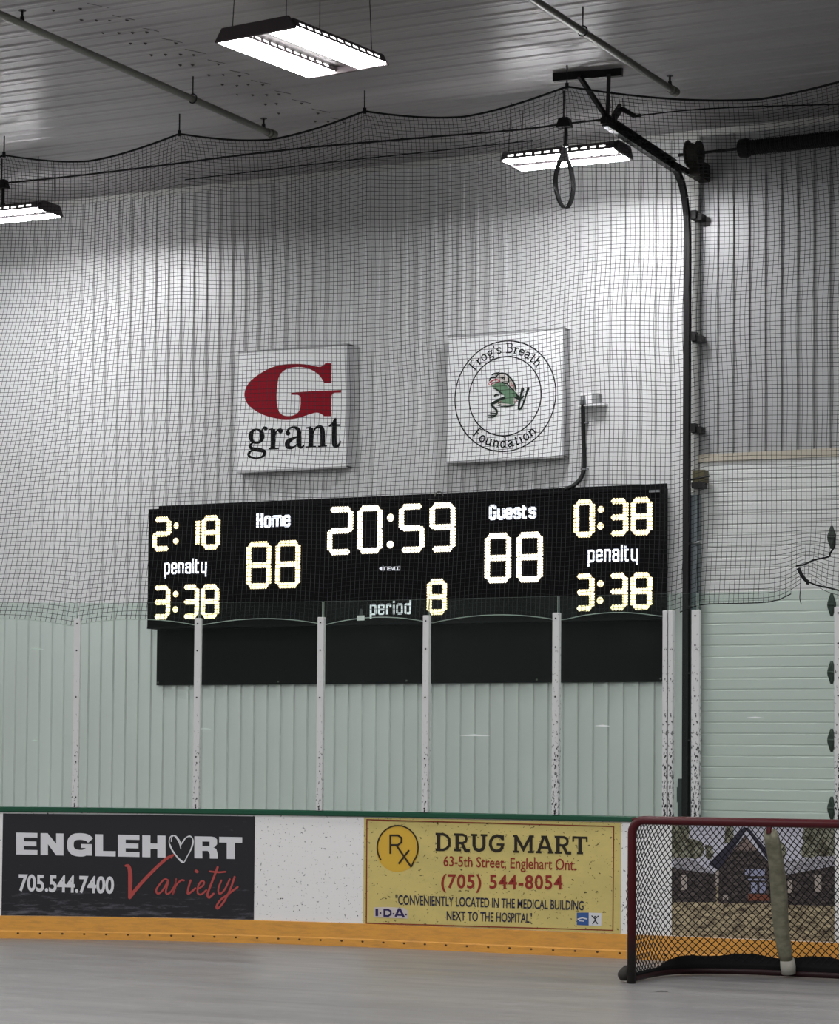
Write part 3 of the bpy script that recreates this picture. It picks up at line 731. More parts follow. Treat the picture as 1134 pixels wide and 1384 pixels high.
def digit(ch, x0, y0, x1, y1, m, tone='digit'):
    """one lit digit: staggered lamps along its strokes; box in picture points, laid out on the cabinet face"""
    a = at((x0 + x1) / 2 - (x1 - x0) / 2, (y0 + y1) / 2, YF); b = at((x0 + x1) / 2 + (x1 - x0) / 2, (y0 + y1) / 2, YF)
    zt, zb = at((x0 + x1) / 2, y0 + 1.2, YF).z, at((x0 + x1) / 2, y1 - 1.2, YF).z
    W_, H_ = b.x - a.x, zt - zb
    s = 0.054 if H_ > 0.42 else 0.05
    L, Rr, T, B, Mz = a.x + s * .5, b.x - s * .5, zt - s * .5, zb + s * .5, (zt + zb) / 2
    ck = s * .62
    lines = {'a': ((L + ck, T), (Rr - ck, T)), 'd': ((L + ck, B), (Rr - ck, B)), 'g': ((L + ck, Mz), (Rr - ck, Mz)),
             'f': ((L, T - ck), (L, Mz + ck * .55)), 'e': ((L, Mz - ck * .55), (L, B + ck)), 'b': ((Rr, T - ck), (Rr, Mz + ck * .55)), 'c': ((Rr, Mz - ck * .55), (Rr, B + ck))}
    mb = MB(); on = SEG[ch]
    def lamp(x, z, r):
        n = 8; k = len(mb.v)
        mb.v += [Vector((x + r * math.cos(2 * PI * i / n), YF - .009, z + r * math.sin(2 * PI * i / n))) for i in range(n)]
        mb.v += [Vector((x + r * .6 * math.cos(2 * PI * i / n), YF - .016, z + r * .6 * math.sin(2 * PI * i / n))) for i in range(n)]
        mb.f += [(k + i, k + (i + 1) % n, k + n + (i + 1) % n, k + n + i) for i in range(n)] + [tuple(k + n + i for i in range(n))]
    for sg in on:
        (xa, za), (xb, zb_) = lines[sg]
        Ln = math.hypot(xb - xa, zb_ - za); n = max(3, round(Ln / 0.0262)); dx, dz = (xb - xa) / Ln, (zb_ - za) / Ln
        for row in (-1, 0, 1):
            for i in range(n + (1 if row else 0)):
                q = (i + (0 if row else .5)) / n * Ln
                lamp(xa + dx * q - dz * row * s * .30, za + dz * q + dx * row * s * .30, 0.0142)
        if sg in 'adg':
            for e in ((xa, -1), (xb, 1)): lamp(e[0] + e[1] * s * .28, za, 0.0135)
    for (u, v, need) in ((L, T, 'af'), (Rr, T, 'ab'), (L, B, 'de'), (Rr, B, 'dc')):
        if all(k in on for k in need):
            sx_, sz_ = (1 if u == L else -1), (-1 if v == T else 1)
            for q in ((.12, .42), (.42, .12), (.36, .36), (.02, .62), (.62, .02)): lamp(u + sx_ * s * q[0] * .9, v + sz_ * s * q[1] * .9, 0.014)
    for (u, need) in ((L, 'fe'), (Rr, 'bc'), (L, 'ge'), (Rr, 'bg'), (L, 'fg'), (Rr, 'gc')):
        if all(k in on for k in need): 
            lamp(u, Mz, 0.015); lamp(u + (1 if u == L else -1) * s * .34, Mz, 0.0145)
    return mb.build(tone, m, sb)
def colon(p, q, m, r=0.034):
    mb = MB()
    for px, py in (p, q):
        c = at(px, py, YF); n = 14; k = len(mb.v)
        mb.v += [Vector((c.x + r * math.cos(2 * PI * i / n), YF - .009, c.z + r * math.sin(2 * PI * i / n))) for i in range(n)]
        mb.v += [Vector((c.x + r * .8 * math.cos(2 * PI * i / n), YF - .018, c.z + r * .8 * math.sin(2 * PI * i / n))) for i in range(n)]
        mb.f += [(k + i, k + (i + 1) % n, k + n + (i + 1) % n, k + n + i) for i in range(n)] + [tuple(k + n + i for i in range(n))]
    return mb.build('colon', m, sb)
D = led_m; Wt = ledw_m
for ch, x0, y0, x1, y1, m in (
        ('2', 206.9, 697.8, 231.8, 746.1, D), ('1', 246.5, 697.5, 270.6, 743, D), ('8', 273.3, 695.7, 298, 743.9, D),
        ('3', 206.5, 789.9, 230.5, 838.1, D), ('3', 246.0, 789.2, 269.4, 837.6, D), ('8', 272, 788.7, 296.6, 837, D),
        ('8', 333.6, 730.9, 367, 796.9, D), ('8', 372.9, 729.5, 406.3, 795.9, D),
        ('2', 443.2, 683.9, 477.6, 751.1, Wt), ('0', 483.8, 682.1, 517.3, 749.3, Wt), ('5', 539.7, 680, 574.3, 747.9, Wt), ('9', 581.3, 678.2, 616, 747, Wt),
        ('8', 577.7, 781.5, 604.4, 832, D), ('8', 655.7, 719.5, 691.3, 789, Wt), ('8', 698.4, 718.1, 734.2, 788, Wt),
        ('0', 776.3, 674.3, 804.3, 727.4, D), ('3', 822.5, 672.5, 849.5, 725.9, D), ('8', 852.9, 671.3, 881.8, 724.8, D),
        ('3', 776.5, 774.3, 803.7, 827, D), ('3', 821.8, 773.3, 848.8, 826, D), ('8', 852.9, 772.5, 881.8, 825.3, D)):
    digit(ch, x0, y0, x1, y1, m)
for p, q, m, r in (((238.8, 710.7), (238.3, 731.3), D, .032), ((238.1, 803), (237.6, 823.7), D, .032), ((528.4, 699.9), (528, 735.9), Wt, .038),
                   ((812.7, 688.8), (812, 711.2), D, .033), ((812, 789), (811.5, 811.6), D, .033)):
    colon(p, q, m, r)
PW = lambda u, v, off: Vector((u, YF - off, v))
def sb_word(body, x0, x1, ymid, yx0, yx1, m, stroke=0.42):
    a, b = at(x0, ymid, YF).x, at(x1, ymid, YF).x; xm = (x0 + x1) / 2
    z1, z0 = at(xm, yx0, YF).z, at(xm, yx1, YF).z
    pr = Print(PW, 0.009); cond_text(pr, body, a, b, z0, z1 - z0, stroke); pr.build('lettering', m, sb)
sb_word('Home', 347.4, 393, 704, 696.8, 713.2, name_m, 0.57)
sb_word('Guests', 661.8, 725, 694, 685.8, 702, name_m, 0.57)
sb_word('penalty', 222.6, 280.2, 768, 759.8, 775.6, name_m)
sb_word('penalty', 794.4, 863, 751, 741.9, 759.2, name_m)
sb_word('period', 500.3, 556.5, 823, 815.9, 830.9, dim_letter, 0.40)
pr = Print(PS, 0.009)
pr._put([(512.8, 768.6), (517, 765.2), (517, 772)], [(0, 1, 2)][::1])
pr.ribbon([(518.6, 765), (518.6, 772.2)], .7)
for pts, cl in (([(520.5, 771), (520.5, 766.3), (524, 766.2), (524, 771)], 0), ([(528.8, 766.1), (525.4, 766.2), (525.4, 770.9), (528.8, 770.8)], 0), ([(525.4, 768.5), (528.4, 768.4)], 0),
                ([(529.6, 766), (531.4, 770.8), (533.2, 765.9)], 0), ([(537, 765.8), (534, 765.9), (534, 770.6), (537, 770.5)], 0), ([(538, 765.8), (541.3, 765.7), (541.3, 770.4), (538, 770.5)], 1)):
    pr.ribbon(pts, 1.1, closed=bool(cl))
o = recalc(pr.build('maker_mark', dim_letter, sb)); o['label'] = 'tiny white maker mark under the clock'
# power feed of the board: box on the wall, flexible conduit
bx = thing('junction_box', 'small white metal power box on the wall beside the frog sign', 'electrical box', (at(797, 541, YW).x, YW - 0.03, 4.9))
a, b = at(784.5, 548.5, 22.24), at(801, 530.5, 22.24)
mb = MB(); mb.box((a.x, 22.232, a.z), (b.x, 22.28, b.z)); bevel(mb.build('box', sign_m, bx), .004, 1)
a, b = at(802.5, 545.5, 22.25), at(811.5, 532, 22.25)
mb = MB(); mb.box((a.x, 22.215, a.z), (b.x, 22.28, b.z)); bevel(mb.build('outlet', mat('grey_outlet', '#8d8f8f'), bx), .004, 1)
a, b = at(784, 549.5, 22.24), at(820, 546.3, 22.24)
mb = MB(); mb.box((a.x, 22.19, a.z - .006), (b.x, 22.28, a.z + .012)); mb.build('mounting_strut', sign_m, bx)
cd = thing('conduit', 'black flexible conduit running down the wall into the scoreboard top', 'conduit', (at(790, 545, YW).x, 22.25, 4.9))
pts = smooth([tuple(at(px, py, yy)) for px, py, yy in ((787.8, 543, 22.19), (788, 556, 22.22), (788.6, 590, 22.255), (789.8, 620, 22.255), (789, 636, 22.25), (784, 648, 22.22), (774, 657, 22.17), (763, 661.5, 22.13))], 6)
mb = MB(); mb.tube(pts, .021, 10); mb.build('hose', mat('black_hose', '#121213', 0.4), cd, True)
mb = MB(); c = at(788, 540, 22.19); mb.tube([(c.x, c.y, c.z - .05), (c.x, c.y, c.z + .035)], [.028, .024], 10); mb.build('connector', alu_m, cd, True)
for y in (571.5, 634):
    c = at(789, y, 22.24); mb = MB(); mb.box((c.x - .03, 22.228, c.z - .008), (c.x + .036, 22.279, c.z + .008)); mb.build('clamp', alu_m, cd)

# ================================================================== two wall signs
def wall_sign(label, l, r, tz, bz, depth):
    t = thing('wall_sign', label, 'sign', ((l + r) / 2, YW, bz))
    mb = MB(); mb.box((l, YW - depth, bz), (r, YW - .0265, tz)); o = mb.build('box', [signedge_m, sign_m], t)
    o.data.polygons[2].material_index = 1
    mb = MB(); mb.box((l - .006, YW - depth - .006, tz - .012), (r + .006, YW - .0265, tz + .006)); mb.box((l - .006, YW - depth - .006, bz - .006), (r + .006, YW - .0265, bz + .012))
    mb.box((r - .010, YW - depth - .006, bz), (r + .006, YW - .0265, tz)); mb.build('edge_trim', signedge_m, t)
    return t
d1 = 0.13; y1 = YW - d1
s1 = wall_sign('square white wall sign with a big red letter over a black word', at(322, 555, y1).x, at(469.5, 555, y1).x, at(396, 470.5, y1).z, at(396, 635, y1).z, d1)
d2 = 0.15; y2 = YW - d2
s2 = wall_sign('square white wall sign with a frog inside two thin rings', at(605, 540, y2).x, at(762, 540, y2).x, at(684, 449, y2).z, at(684, 621.5, y2).z, d2)
P1 = lambda px, py, off: Vector((at(320 + px / 7.0875, 470 + py / 7.0875, y1).x, y1 - off, at(320 + px / 7.0875, 470 + py / 7.0875, y1).z))
pr = Print(P1, 0.002)
outer = smooth([(840, 160), (800, 182), (740, 175), (650, 158), (540, 155), (420, 165), (310, 200), (190, 270), (110, 345), (74, 440), (95, 525), (160, 590), (260, 645), (380, 678), (490, 686), (600, 672), (690, 640), (760, 622), (805, 632), (838, 657)], 5)
inner = smooth([(838, 338), (800, 275), (740, 225), (660, 193), (580, 185), (500, 197), (440, 230), (405, 280), (390, 360), (382, 470), (390, 560), (408, 615), (450, 648), (510, 654), (560, 640), (598, 605), (612, 550), (612, 480)], 5)
loop = outer + [(905, 657), (907, 470), (918, 440), (940, 432), (1000, 430), (1002, 405), (700, 416), (520, 430), (520, 450), (585, 452), (606, 462)] + inner[::-1] + [(905, 336), (907, 147), (850, 147)]
pr.fill([loop]); pr.build('red_letter', red_m, s1)
pr = Print(P1, 0.002)
def vr(pts, wd, n=5):
    z3 = smooth([(p[0], p[1], q) for p, q in zip(pts, wd)], n); pr.ribbon([q[:2] for q in z3], [max(1, q[2]) for q in z3])
def ell(cx_, cy_, rx, ry, thick, thin, n=26):
    A = [2 * PI * i / n for i in range(n)]
    pr.ribbon([(cx_ + rx * math.cos(a), cy_ + ry * math.sin(a)) for a in A], [thin + (thick - thin) * math.cos(a) ** 2 for a in A], closed=True)
# g
ell(190, 848, 55, 66, 46, 16)
vr([(238, 800), (262, 765), (285, 768)], [14, 20, 14]); pr.disc((279, 775), 19, 12)
vr([(160, 905), (128, 938), (150, 968), (210, 978), (258, 990), (268, 1018), (235, 1048), (180, 1058), (125, 1042), (115, 1015), (145, 985), (180, 978)], [14, 26, 34, 40, 36, 30, 18, 16, 22, 26, 16, 8])
# r
vr([(348, 778), (348, 968)], [46, 46]); vr([(305, 785), (350, 776)], [14, 14]); vr([(305, 968), (405, 964)], [14, 14]); vr([(368, 840), (382, 800), (412, 782)], [12, 14, 22]); pr.disc((420, 796), 24, 12)
# a
vr([(480, 812), (500, 778), (545, 762), (590, 785), (598, 850), (600, 930), (620, 955), (650, 930)], [20, 18, 22, 38, 46, 44, 24, 10]); pr.disc((492, 820), 22, 12)
vr([(590, 850), (535, 872), (490, 905), (490, 945), (525, 958), (565, 940), (590, 905)], [14, 30, 48, 46, 28, 14, 10])
# n
vr([(712, 765), (712, 952)], [46, 46]); vr([(665, 770), (712, 762)], [14, 14]); vr([(660, 952), (762, 946)], [14, 14]); vr([(728, 830), (755, 772), (800, 758), (822, 800), (824, 945)], [10, 18, 34, 46, 46]); vr([(778, 946), (866, 940)], [14, 14])
# t
vr([(948, 672), (938, 720), (935, 900), (950, 940), (980, 930), (996, 892)], [10, 40, 48, 42, 22, 10]); vr([(882, 752), (915, 742), (993, 742)], [10, 18, 18]); vr([(885, 748), (925, 715), (948, 675)], [8, 14, 6])
recalc(pr.build('word', ink_m, s1))

P2 = lambda px, py, off: Vector((at(px, py, y2).x, y2 - off, at(px, py, y2).z))
cc = P2(682.5, 535.5, 0); RO, RI = 0.535, 0.383
PC = lambda u, v, off: Vector((cc.x + u, y2 - off, cc.z + v))
pr = Print(PC, 0.002)
for r in (RO, RI): pr.ribbon([(r * math.cos(2 * PI * i / 72), r * math.sin(2 * PI * i / 72)) for i in range(72)], .0115, closed=True)
pr.build('ring_pair', ink_m, s2)
# lettering round the ring: thick and thin strokes with small serifs, x-height 1
def O_(cx_=.5, rx=.36, cy_=.5, ry=.47): return [([(cx_ + rx * math.cos(2 * PI * i / 14), cy_ + ry * math.sin(2 * PI * i / 14)) for i in range(15)], .2)]
st = lambda x, a=0, b=1: ([(x, a), (x, b)], .22)
sf = lambda x, y, k=.28: ([(x - k, y), (x + k, y)], .1)
SER = {'F': (1.0, [st(.25, 0, 1.55), sf(.25, .05), ([(.0, 1.5), (.95, 1.5), (.95, 1.2)], .11), ([(.3, .8), (.75, .8)], .12)]),
 'B': (1.1, [st(.25, 0, 1.55), ([(0, 1.5), (.6, 1.5), (.85, 1.35), (.85, 1.0), (.6, .82), (.3, .82)], .16), ([(.6, .82), (.95, .65), (.95, .25), (.65, .05), (0, .05)], .17)]),
 'r': (.75, [st(.25), sf(.25, .05), ([(.3, .65), (.5, .92), (.72, .88)], .16), ([(0, .95), (.25, .95)], .1)]),
 'o': (1.0, O_()), 'g': (1.0, O_(.45, .3, .62, .33) + [([(.4, .28), (.2, .12), (.4, 0), (.8, -.05), (.85, -.3), (.5, -.45), (.15, -.38), (.15, -.15), (.35, 0)], .15), ([(.7, .85), (.95, .98)], .15)]),
 "'": (.35, [([(.2, 1.55), (.15, 1.1)], .16)]),
 's': (.8, [([(.68, .72), (.62, .92), (.35, .97), (.12, .8), (.2, .6), (.6, .42), (.68, .2), (.45, .03), (.18, .08), (.1, .3)], .17)]),
 'e': (.95, [([(.12, .52), (.85, .52), (.8, .82), (.5, .97), (.2, .82), (.12, .5), (.22, .15), (.52, .03), (.86, .2)], .17)]),
 'a': (1.0, [([(.15, .75), (.3, .95), (.55, .95), (.68, .75), (.68, .15), (.8, .04), (.98, .15)], .18), ([(.66, .6), (.25, .45), (.12, .22), (.28, .03), (.5, .1), (.66, .3)], .18)]),
 't': (.7, [([(.3, 1.3), (.3, .15), (.45, .03), (.66, .15)], .2), ([(0, .95), (.65, .95)], .1)]),
 'h': (1.1, [st(.22, 0, 1.55), sf(.22, .05, .22), ([(.25, .7), (.5, .95), (.75, .88), (.84, .65), (.84, 0)], .2), sf(.84, .05, .22), ([(0, 1.5), (.22, 1.5)], .1)]),
 'u': (1.1, [([(.2, 1), (.2, .3), (.35, .05), (.6, .08), (.82, .3)], .2), st(.84), ([(0, .95), (.2, .95)], .1), ([(.66, .95), (.84, .95)], .1), ([(.84, .05), (1.05, .05)], .1)]),
 'n': (1.1, [st(.22), sf(.22, .05, .22), ([(.25, .7), (.5, .95), (.75, .88), (.84, .65), (.84, 0)], .2), sf(.84, .05, .22), ([(0, .95), (.22, .95)], .1)]),
 'd': (1.05, O_(.42, .32) + [st(.78, 0, 1.55), ([(.58, 1.5), (.78, 1.5)], .1), ([(.78, .05), (1.0, .05)], .1)]),
 'i': (.55, [st(.26), sf(.26, .05, .24), ([(.26, 1.25), (.26, 1.48)], .22), ([(.04, .95), (.26, .95)], .1)]), ' ': (.6, [])}
def ring_text(body, r, mid, xh, k, outward):
    tot = sum(SER[c][0] for c in body) + .08 * len(body); x = -tot / 2
    pr = Print(PC, 0.002)
    for c in body:
        wd, sts = SER[c]
        for pts, sw in sts:
            q = []
            for a, b in pts:
                th = (x + a) * xh * k / r
                if outward: q.append(((r + b * xh) * math.sin(th + mid), (r + b * xh) * math.cos(th + mid)))
                else: q.append(((r - b * xh) * math.sin(th + mid), -(r - b * xh) * math.cos(th + mid)))
            pr.ribbon(q, sw * xh)
        x += wd + .08
    return recalc(pr.build('ring_lettering', ink_m, s2))
ring_text("Frog's", 0.418, -0.48, 0.062, 1.02, True); ring_text("Breath", 0.418, 0.48, 0.062, 1.02, True)
ring_text('Foundation', 0.498, 0.0, 0.066, 1.12, False)
fx = lambda a, b: (650 + a / 14.175, 490 + b / 14.175)
PF = lambda a, b, off: P2(*fx(a, b), off)
grn = mat('muted_green_print', '#66886c'); dg_ = mat('dark_green_black_print', '#142119'); pk = mat('red_pink_print', '#b4545c')
pr = Print(PF, 0.002)
body = smooth([(200, 440), (240, 420), (330, 385), (400, 385), (480, 430), (560, 500), (640, 545), (690, 590), (700, 650), (690, 740), (620, 820), (500, 840), (400, 820), (320, 780), (400, 720), (450, 660), (420, 610), (360, 550), (270, 495)], 4, True)
pr.fill([body]); pr.build('frog_body', grn, s2)
pr = Print(PF, 0.0035)
pr.fill([smooth([(540, 310), (600, 380), (650, 470), (650, 530), (590, 500), (540, 420)], 4, True)]); pr.fill([smooth([(640, 660), (695, 715), (655, 780), (622, 790)], 4, True)])
pr.fill([smooth([(325, 765), (400, 780), (560, 800), (560, 826), (420, 816)], 4, True)])
pr.fill([smooth([(310, 285), (370, 235), (450, 235), (510, 290), (510, 360), (470, 385), (400, 350), (340, 320)], 4, True)])
pr.build('pale_patches', mat('pale_print', '#cfc9c4'), s2)
pr = Print(PF, 0.0045)
for pts, wd in (([(170, 390), (230, 345), (300, 325), (365, 350)], 26), ([(180, 440), (240, 395), (330, 375), (370, 362)], 22), ([(150, 400), (170, 440)], 16), ([(560, 330), (600, 420), (640, 500)], 9), ([(570, 430), (610, 455)], 14), ([(330, 780), (400, 745)], 12), ([(640, 780), (700, 720)], 12)):
    pr.ribbon(smooth(pts, 4), wd)
pr.build('red_marks', pk, s2)
pr = Print(PF, 0.0055)
for pts, wd in (([(295, 285), (340, 225), (420, 205), (510, 240), (590, 320), (650, 420), (675, 540)], [16, 20, 22, 22, 24, 24, 18]), ([(210, 240), (270, 212), (365, 192)], [16, 22, 12]), ([(165, 360), (190, 300), (240, 280), (290, 290)], [14, 20, 22, 20]),
                ([(400, 370), (470, 400), (520, 385), (535, 330), (520, 280)], [16, 22, 20, 18, 12]), ([(500, 400), (570, 480), (650, 550)], [16, 18, 14]), ([(230, 490), (320, 525), (390, 590), (430, 610)], [12, 18, 24, 20]),
                ([(470, 670), (380, 700), (280, 760), (190, 800)], [40, 34, 44, 30]), ([(190, 800), (240, 850), (300, 910), (310, 980), (270, 1025)], [26, 30, 30, 28, 20]), ([(180, 970), (300, 975)], [12, 18]), ([(130, 1012), (280, 1015)], [10, 20]), ([(135, 1055), (240, 1045), (290, 1015)], [10, 18, 16]),
                ([(260, 650), (290, 620), (350, 625)], [20, 28, 14]), ([(650, 670), (750, 690), (830, 640)], [22, 40, 20]), ([(680, 610), (740, 680)], [26, 30]), ([(800, 510), (770, 620), (740, 760), (725, 900)], [36, 26, 34, 26]), ([(725, 900), (770, 880), (820, 780), (870, 620), (905, 500)], [24, 26, 24, 24, 30]),
                ([(300, 815), (420, 845), (540, 840), (660, 810)], [8, 14, 18, 12]), ([(380, 300), (420, 280), (450, 300), (440, 330)], [8, 14, 16, 8])):
    vr(pts, [1.35 * q for q in wd], 4)
pr.disc((415, 303), 18, 10); pr.disc((805, 515), 30, 10, 40); pr.disc((910, 505), 26, 10, 38)
recalc(pr.build('frog_outline', dg_, s2))
for o in bpy.data.objects:
    if o.parent in (s1, s2) and o.name.split('.')[0] in ('red_letter', 'frog_body', 'pale_patches', 'red_marks', 'ring_pair'): recalc(o)

# ================================================================== high-bay lamps
def lamp(label, loc, rz, Ln, Wd, lens, bw, deep):
    """two lit bars under a plate with dark end caps; long axis is local x"""
    t = thing('high_bay_lamp', label, 'lamp', loc, 'twin bar lamps hung from the ceiling'); t.rotation_euler = (0, 0, rz)
    yc0 = Wd / 2 - bw - .012; gap = yc0 - bw
    mb = MB(); mb.box((-Ln / 2, -gap - .005, .050), (Ln / 2, gap + .005, .072)); mb.box((-Ln / 2 + .04, -gap * .7, .072), (Ln / 2 - .04, gap * .7, .105))
    o = mb.build('spine', lampbody_m); o.parent = t
    for s in (-1, 1):
        yc = s * yc0; bv = bw * .26
        mb = MB()                                   # folded tray over the lens
        y0, y1_ = yc - bw - .006, yc + bw + .006
        mb.hexa([(-Ln / 2, y0, .012), (Ln / 2, y0, .012), (Ln / 2, y1_, .012), (-Ln / 2, y1_, .012), (-Ln / 2, y0 + bv, .078), (Ln / 2, y0 + bv, .078), (Ln / 2, y1_ - bv, .078), (-Ln / 2, y1_ - bv, .078)])
        tray = mb.build('tray', lampbody_m); tray.parent = t
        mb = MB()                                   # row of lit slots along both flanks
        for sd in (-1, 1):
            n = 11
            for i in range(n):
                x0 = -Ln / 2 + .05 + i * (Ln - .1) / n; x1 = x0 + (Ln - .1) / n * .66
                e = bw + .0075
                ya, yb_ = yc + sd * (e - bv * .30), yc + sd * (e - bv * .58); za, zb_ = .012 + .066 * .30, .012 + .066 * .58
                mb.add([(x0, ya, za), (x1, ya, za), (x1, yb_, zb_), (x0, yb_, zb_)], [(0, 1, 2, 3) if sd < 0 else (3, 2, 1, 0)])
        o = mb.build('vent_slots', mat('glowing_slot', '#ffffff', emit=1.6, ecol=(1, .98, .97))); o.parent = tray; o['label'] = 'row of small glowing vent slots'
        mb = MB(); mb.box((-Ln / 2 + .012, yc - bw, -deep), (Ln / 2 - .012, yc + bw, .0115))
        o = mb.build('lens', lens); o.parent = t; o['label'] = 'glaring white lens'
    for s in (-1, 1):
        mb = MB(); x0, x1 = s * Ln / 2, s * (Ln / 2 + .028)
        if x0 > x1: x0, x1 = x1, x0
        mb.hexa([(x0, -Wd / 2, -.006), (x1, -Wd / 2, -.006), (x1, Wd / 2, -.006), (x0, Wd / 2, -.006), (x0, -Wd / 2 + .07, .098), (x1, -Wd / 2 + .07, .098), (x1, Wd / 2 - .07, .098), (x0, Wd / 2 - .07, .098)])
        o = mb.build('end_cap', lampbody_m); o.parent = t; bevel(o, .008, 2)
    for sx_ in (-1, 1):
        for sy_ in (-1, 1):
            mb = MB(); mb.tube([(sx_ * (Ln / 2 - .03), sy_ * Wd * .33, .07), (sx_ * (Ln / 2 - .05), sy_ * Wd * .31, ZC - loc[2])], .0035, 5)
            o = mb.build('hanging_wire', wire_m); o.parent = t
    return t
lensw_m = mat('lit_wall_lamp_lens', '#ffffff', 0.5, emit=LED_WALL, ecol=(0.98, 0.98, 1.0))
lamp('wide twin bar lamp near the ceiling hung over the ice, seen from below', (-9.46, 16.62, 6.815), math.radians(83), 1.16, 0.76, lens_m, 0.127, 0.002)
lamp('slim twin bar lamp above the frog sign with a strap loop hanging in front', (-9.09, 20.75, LAMP_Z), math.radians(1), 1.07, 0.43, lensw_m, 0.056, 0.008)
lamp('slim twin bar lamp cut off by the frame edge, farthest from the door', (-15.14, 20.62, LAMP_Z), math.radians(1), 1.07, 0.43, lensw_m, 0.056, 0.008)

# supply cable strung from lamp to lamp, junction boxes on drop rods
cb = thing('supply_cable', 'long black supply cable strung between the two wall lamps behind the net', 'cable', (-12, 20.6, 7.1))
YC = 20.45
cpts = [at(-40, 253, YC), at(8, 247.5, YC), at(100, 238, YC), at(200, 226, YC), at(383, 203, YC), at(567, 186.5, YC), at(700, 175.5, YC), at(763, 167.5, YC), at(812, 162, YC)]
mb = MB(); mb.tube(smooth([tuple(p) for p in cpts], 6), .0095, 6); mb.build('cable', wire_m, cb, True)
mb = MB(); mb.tube(smooth([tuple(at(px, py, 21.2)) for px, py in ((250, 243), (330, 233.5), (450, 219), (600, 203), (720, 190))], 5), .006, 5); o = mb.build('thin_wire', wire_m, cb)
for lab, px, py in (('black junction box on a rod above the lamp farthest from the door', 3, 249), ('black junction box on a rod above the lamp with the strap loop', 763, 166)):
    c = at(px, py, YC - .02)
    t = thing('cable_box', lab, 'junction box', tuple(c), 'junction boxes on the supply cable')
    mb = MB(); n = 8
    mb.hexa([c + Vector(q) for q in ((-.07, -.05, -.045), (.07, -.05, -.045), (.07, .05, -.045), (-.07, .05, -.045), (-.045, -.035, .045), (.045, -.035, .045), (.045, .035, .045), (-.045, .035, .045))])
    bevel(mb.build('box', darksteel_m, t), .01, 2)
    mb = MB(); mb.tube([c + Vector((-.008, 0, .04)), Vector((c.x - .008, c.y, ZC))], .008, 6); mb.build('hanger_rod', wire_m, t)
    mb = MB(); mb.tube([c + Vector((0.012, 0, -.04)), c + Vector((0.012, 0, -.19))], .017, 8); mb.tube([c + Vector((0.012, 0, -.19)), c + Vector((0.012, 0, -.215))], .024, 8); mb.build('drop_plug', darksteel_m, t)
# strap loop
YL = 20.0
t = thing('strap_loop', 'loop of metal strap hanging on a cord in front of a lit lamp', 'strap', tuple(at(763, 205, YL)))
pts = smooth([tuple(at(px, py, YL + dy)) for px, py, dy in ((762.5, 203, 0), (757, 216, -.02), (751.5, 235, -.05), (751, 252, -.06), (755, 269, -.04), (762, 281, 0), (768, 279, .04), (773, 266, .06), (774.5, 250, .06), (772, 232, .04), (767, 215, .02), (763.5, 203, 0))], 6)
mb = MB(); n = len(pts); wv = Vector((.036, .015, .0))
for i, p in enumerate(pts):
    p = Vector(p); mb.v += [p - wv * .5, p + wv * .5, p + wv * .5 + Vector((.001, .004, 0)), p - wv * .5 + Vector((.001, .004, 0))]
for i in range(n - 1):
    a = 4 * i
    for j in range(4): mb.f.append((a + j, a + (j + 1) % 4, a + 4 + (j + 1) % 4, a + 4 + j))
recalc(mb.build('strap', mat('bright_strap_steel', '#6b6b6d', 0.25, 0.9), t, True))
mb = MB(); mb.tube([at(763, 166, YL), at(762.8, 204, YL)], .004, 5); mb.build('cord', wire_m, t)
mb = MB(); c = at(762.7, 209, YL)
mb.hexa([c + Vector(q) for q in ((-.05, -.02, -.06), (.05, -.02, -.06), (.05, .02, -.06), (-.05, .02, -.06), (-.018, -.015, .06), (.018, -.015, .06), (.018, .015, .06), (-.018, .015, .06))]); mb.build('buckle', mat('grey_buckle', '#77737a', 0.4, 0.5), t)

# ================================================================== sprinkler pipes
def pipe(label, x, heads, hangers, y_end, sag):
    t = thing('sprinkler_pipe', label, 'pipe', (x, 12, 7.19), 'sprinkler pipes under the ceiling')
    z = 7.19
    mb = MB(); mb.tube([(x, -26, z), (x, y_end, z)], .030, 12); mb.build('pipe', steel_m, t, True)
    mb = MB(); mb.tube([(x, y_end - .03, z), (x, y_end + .04, z)], .040, 12); mb.tube([(x, y_end - .09, z), (x, y_end - .05, z)], .036, 12); mb.build('end_cap', steel_m, t)
    for y in heads:
        mb = MB(); mb.tube([(x, y, z + .02), (x, y, z + .06)], [.020, .016], 8); mb.tube([(x, y, z + .06), (x, y, z + .105)], [.010, .010], 6); mb.tube([(x, y, z + .104), (x, y, z + .110)], [.030, .030], 10)
        mb.build('sprinkler_head', darksteel_m, t)
    for y in hangers:
        mb = MB(); mb.tube([(x, y, z + .045), (x, y, ZC)], .006, 6); mb.tube([(x + .038 * math.cos(a), y, z + .005 + .040 * math.sin(a)) for a in [2 * PI * i / 14 for i in range(14)]], .006, 5, True); mb.build('hanger', wire_m, t)
yh = lambda px, py: atz(px, py, 7.19).y
pipe('sprinkler pipe passing beside the lamp over the ice, far from the door track', -11.70, [yh(34, 32), yh(357, 176)], [yh(261, 134), yh(-60, -10)], 20.0, 0)
pipe('sprinkler pipe under the ceiling ending above the door track', -7.83, [yh(900, 120)], [yh(794, 42)], 20.15, 0)

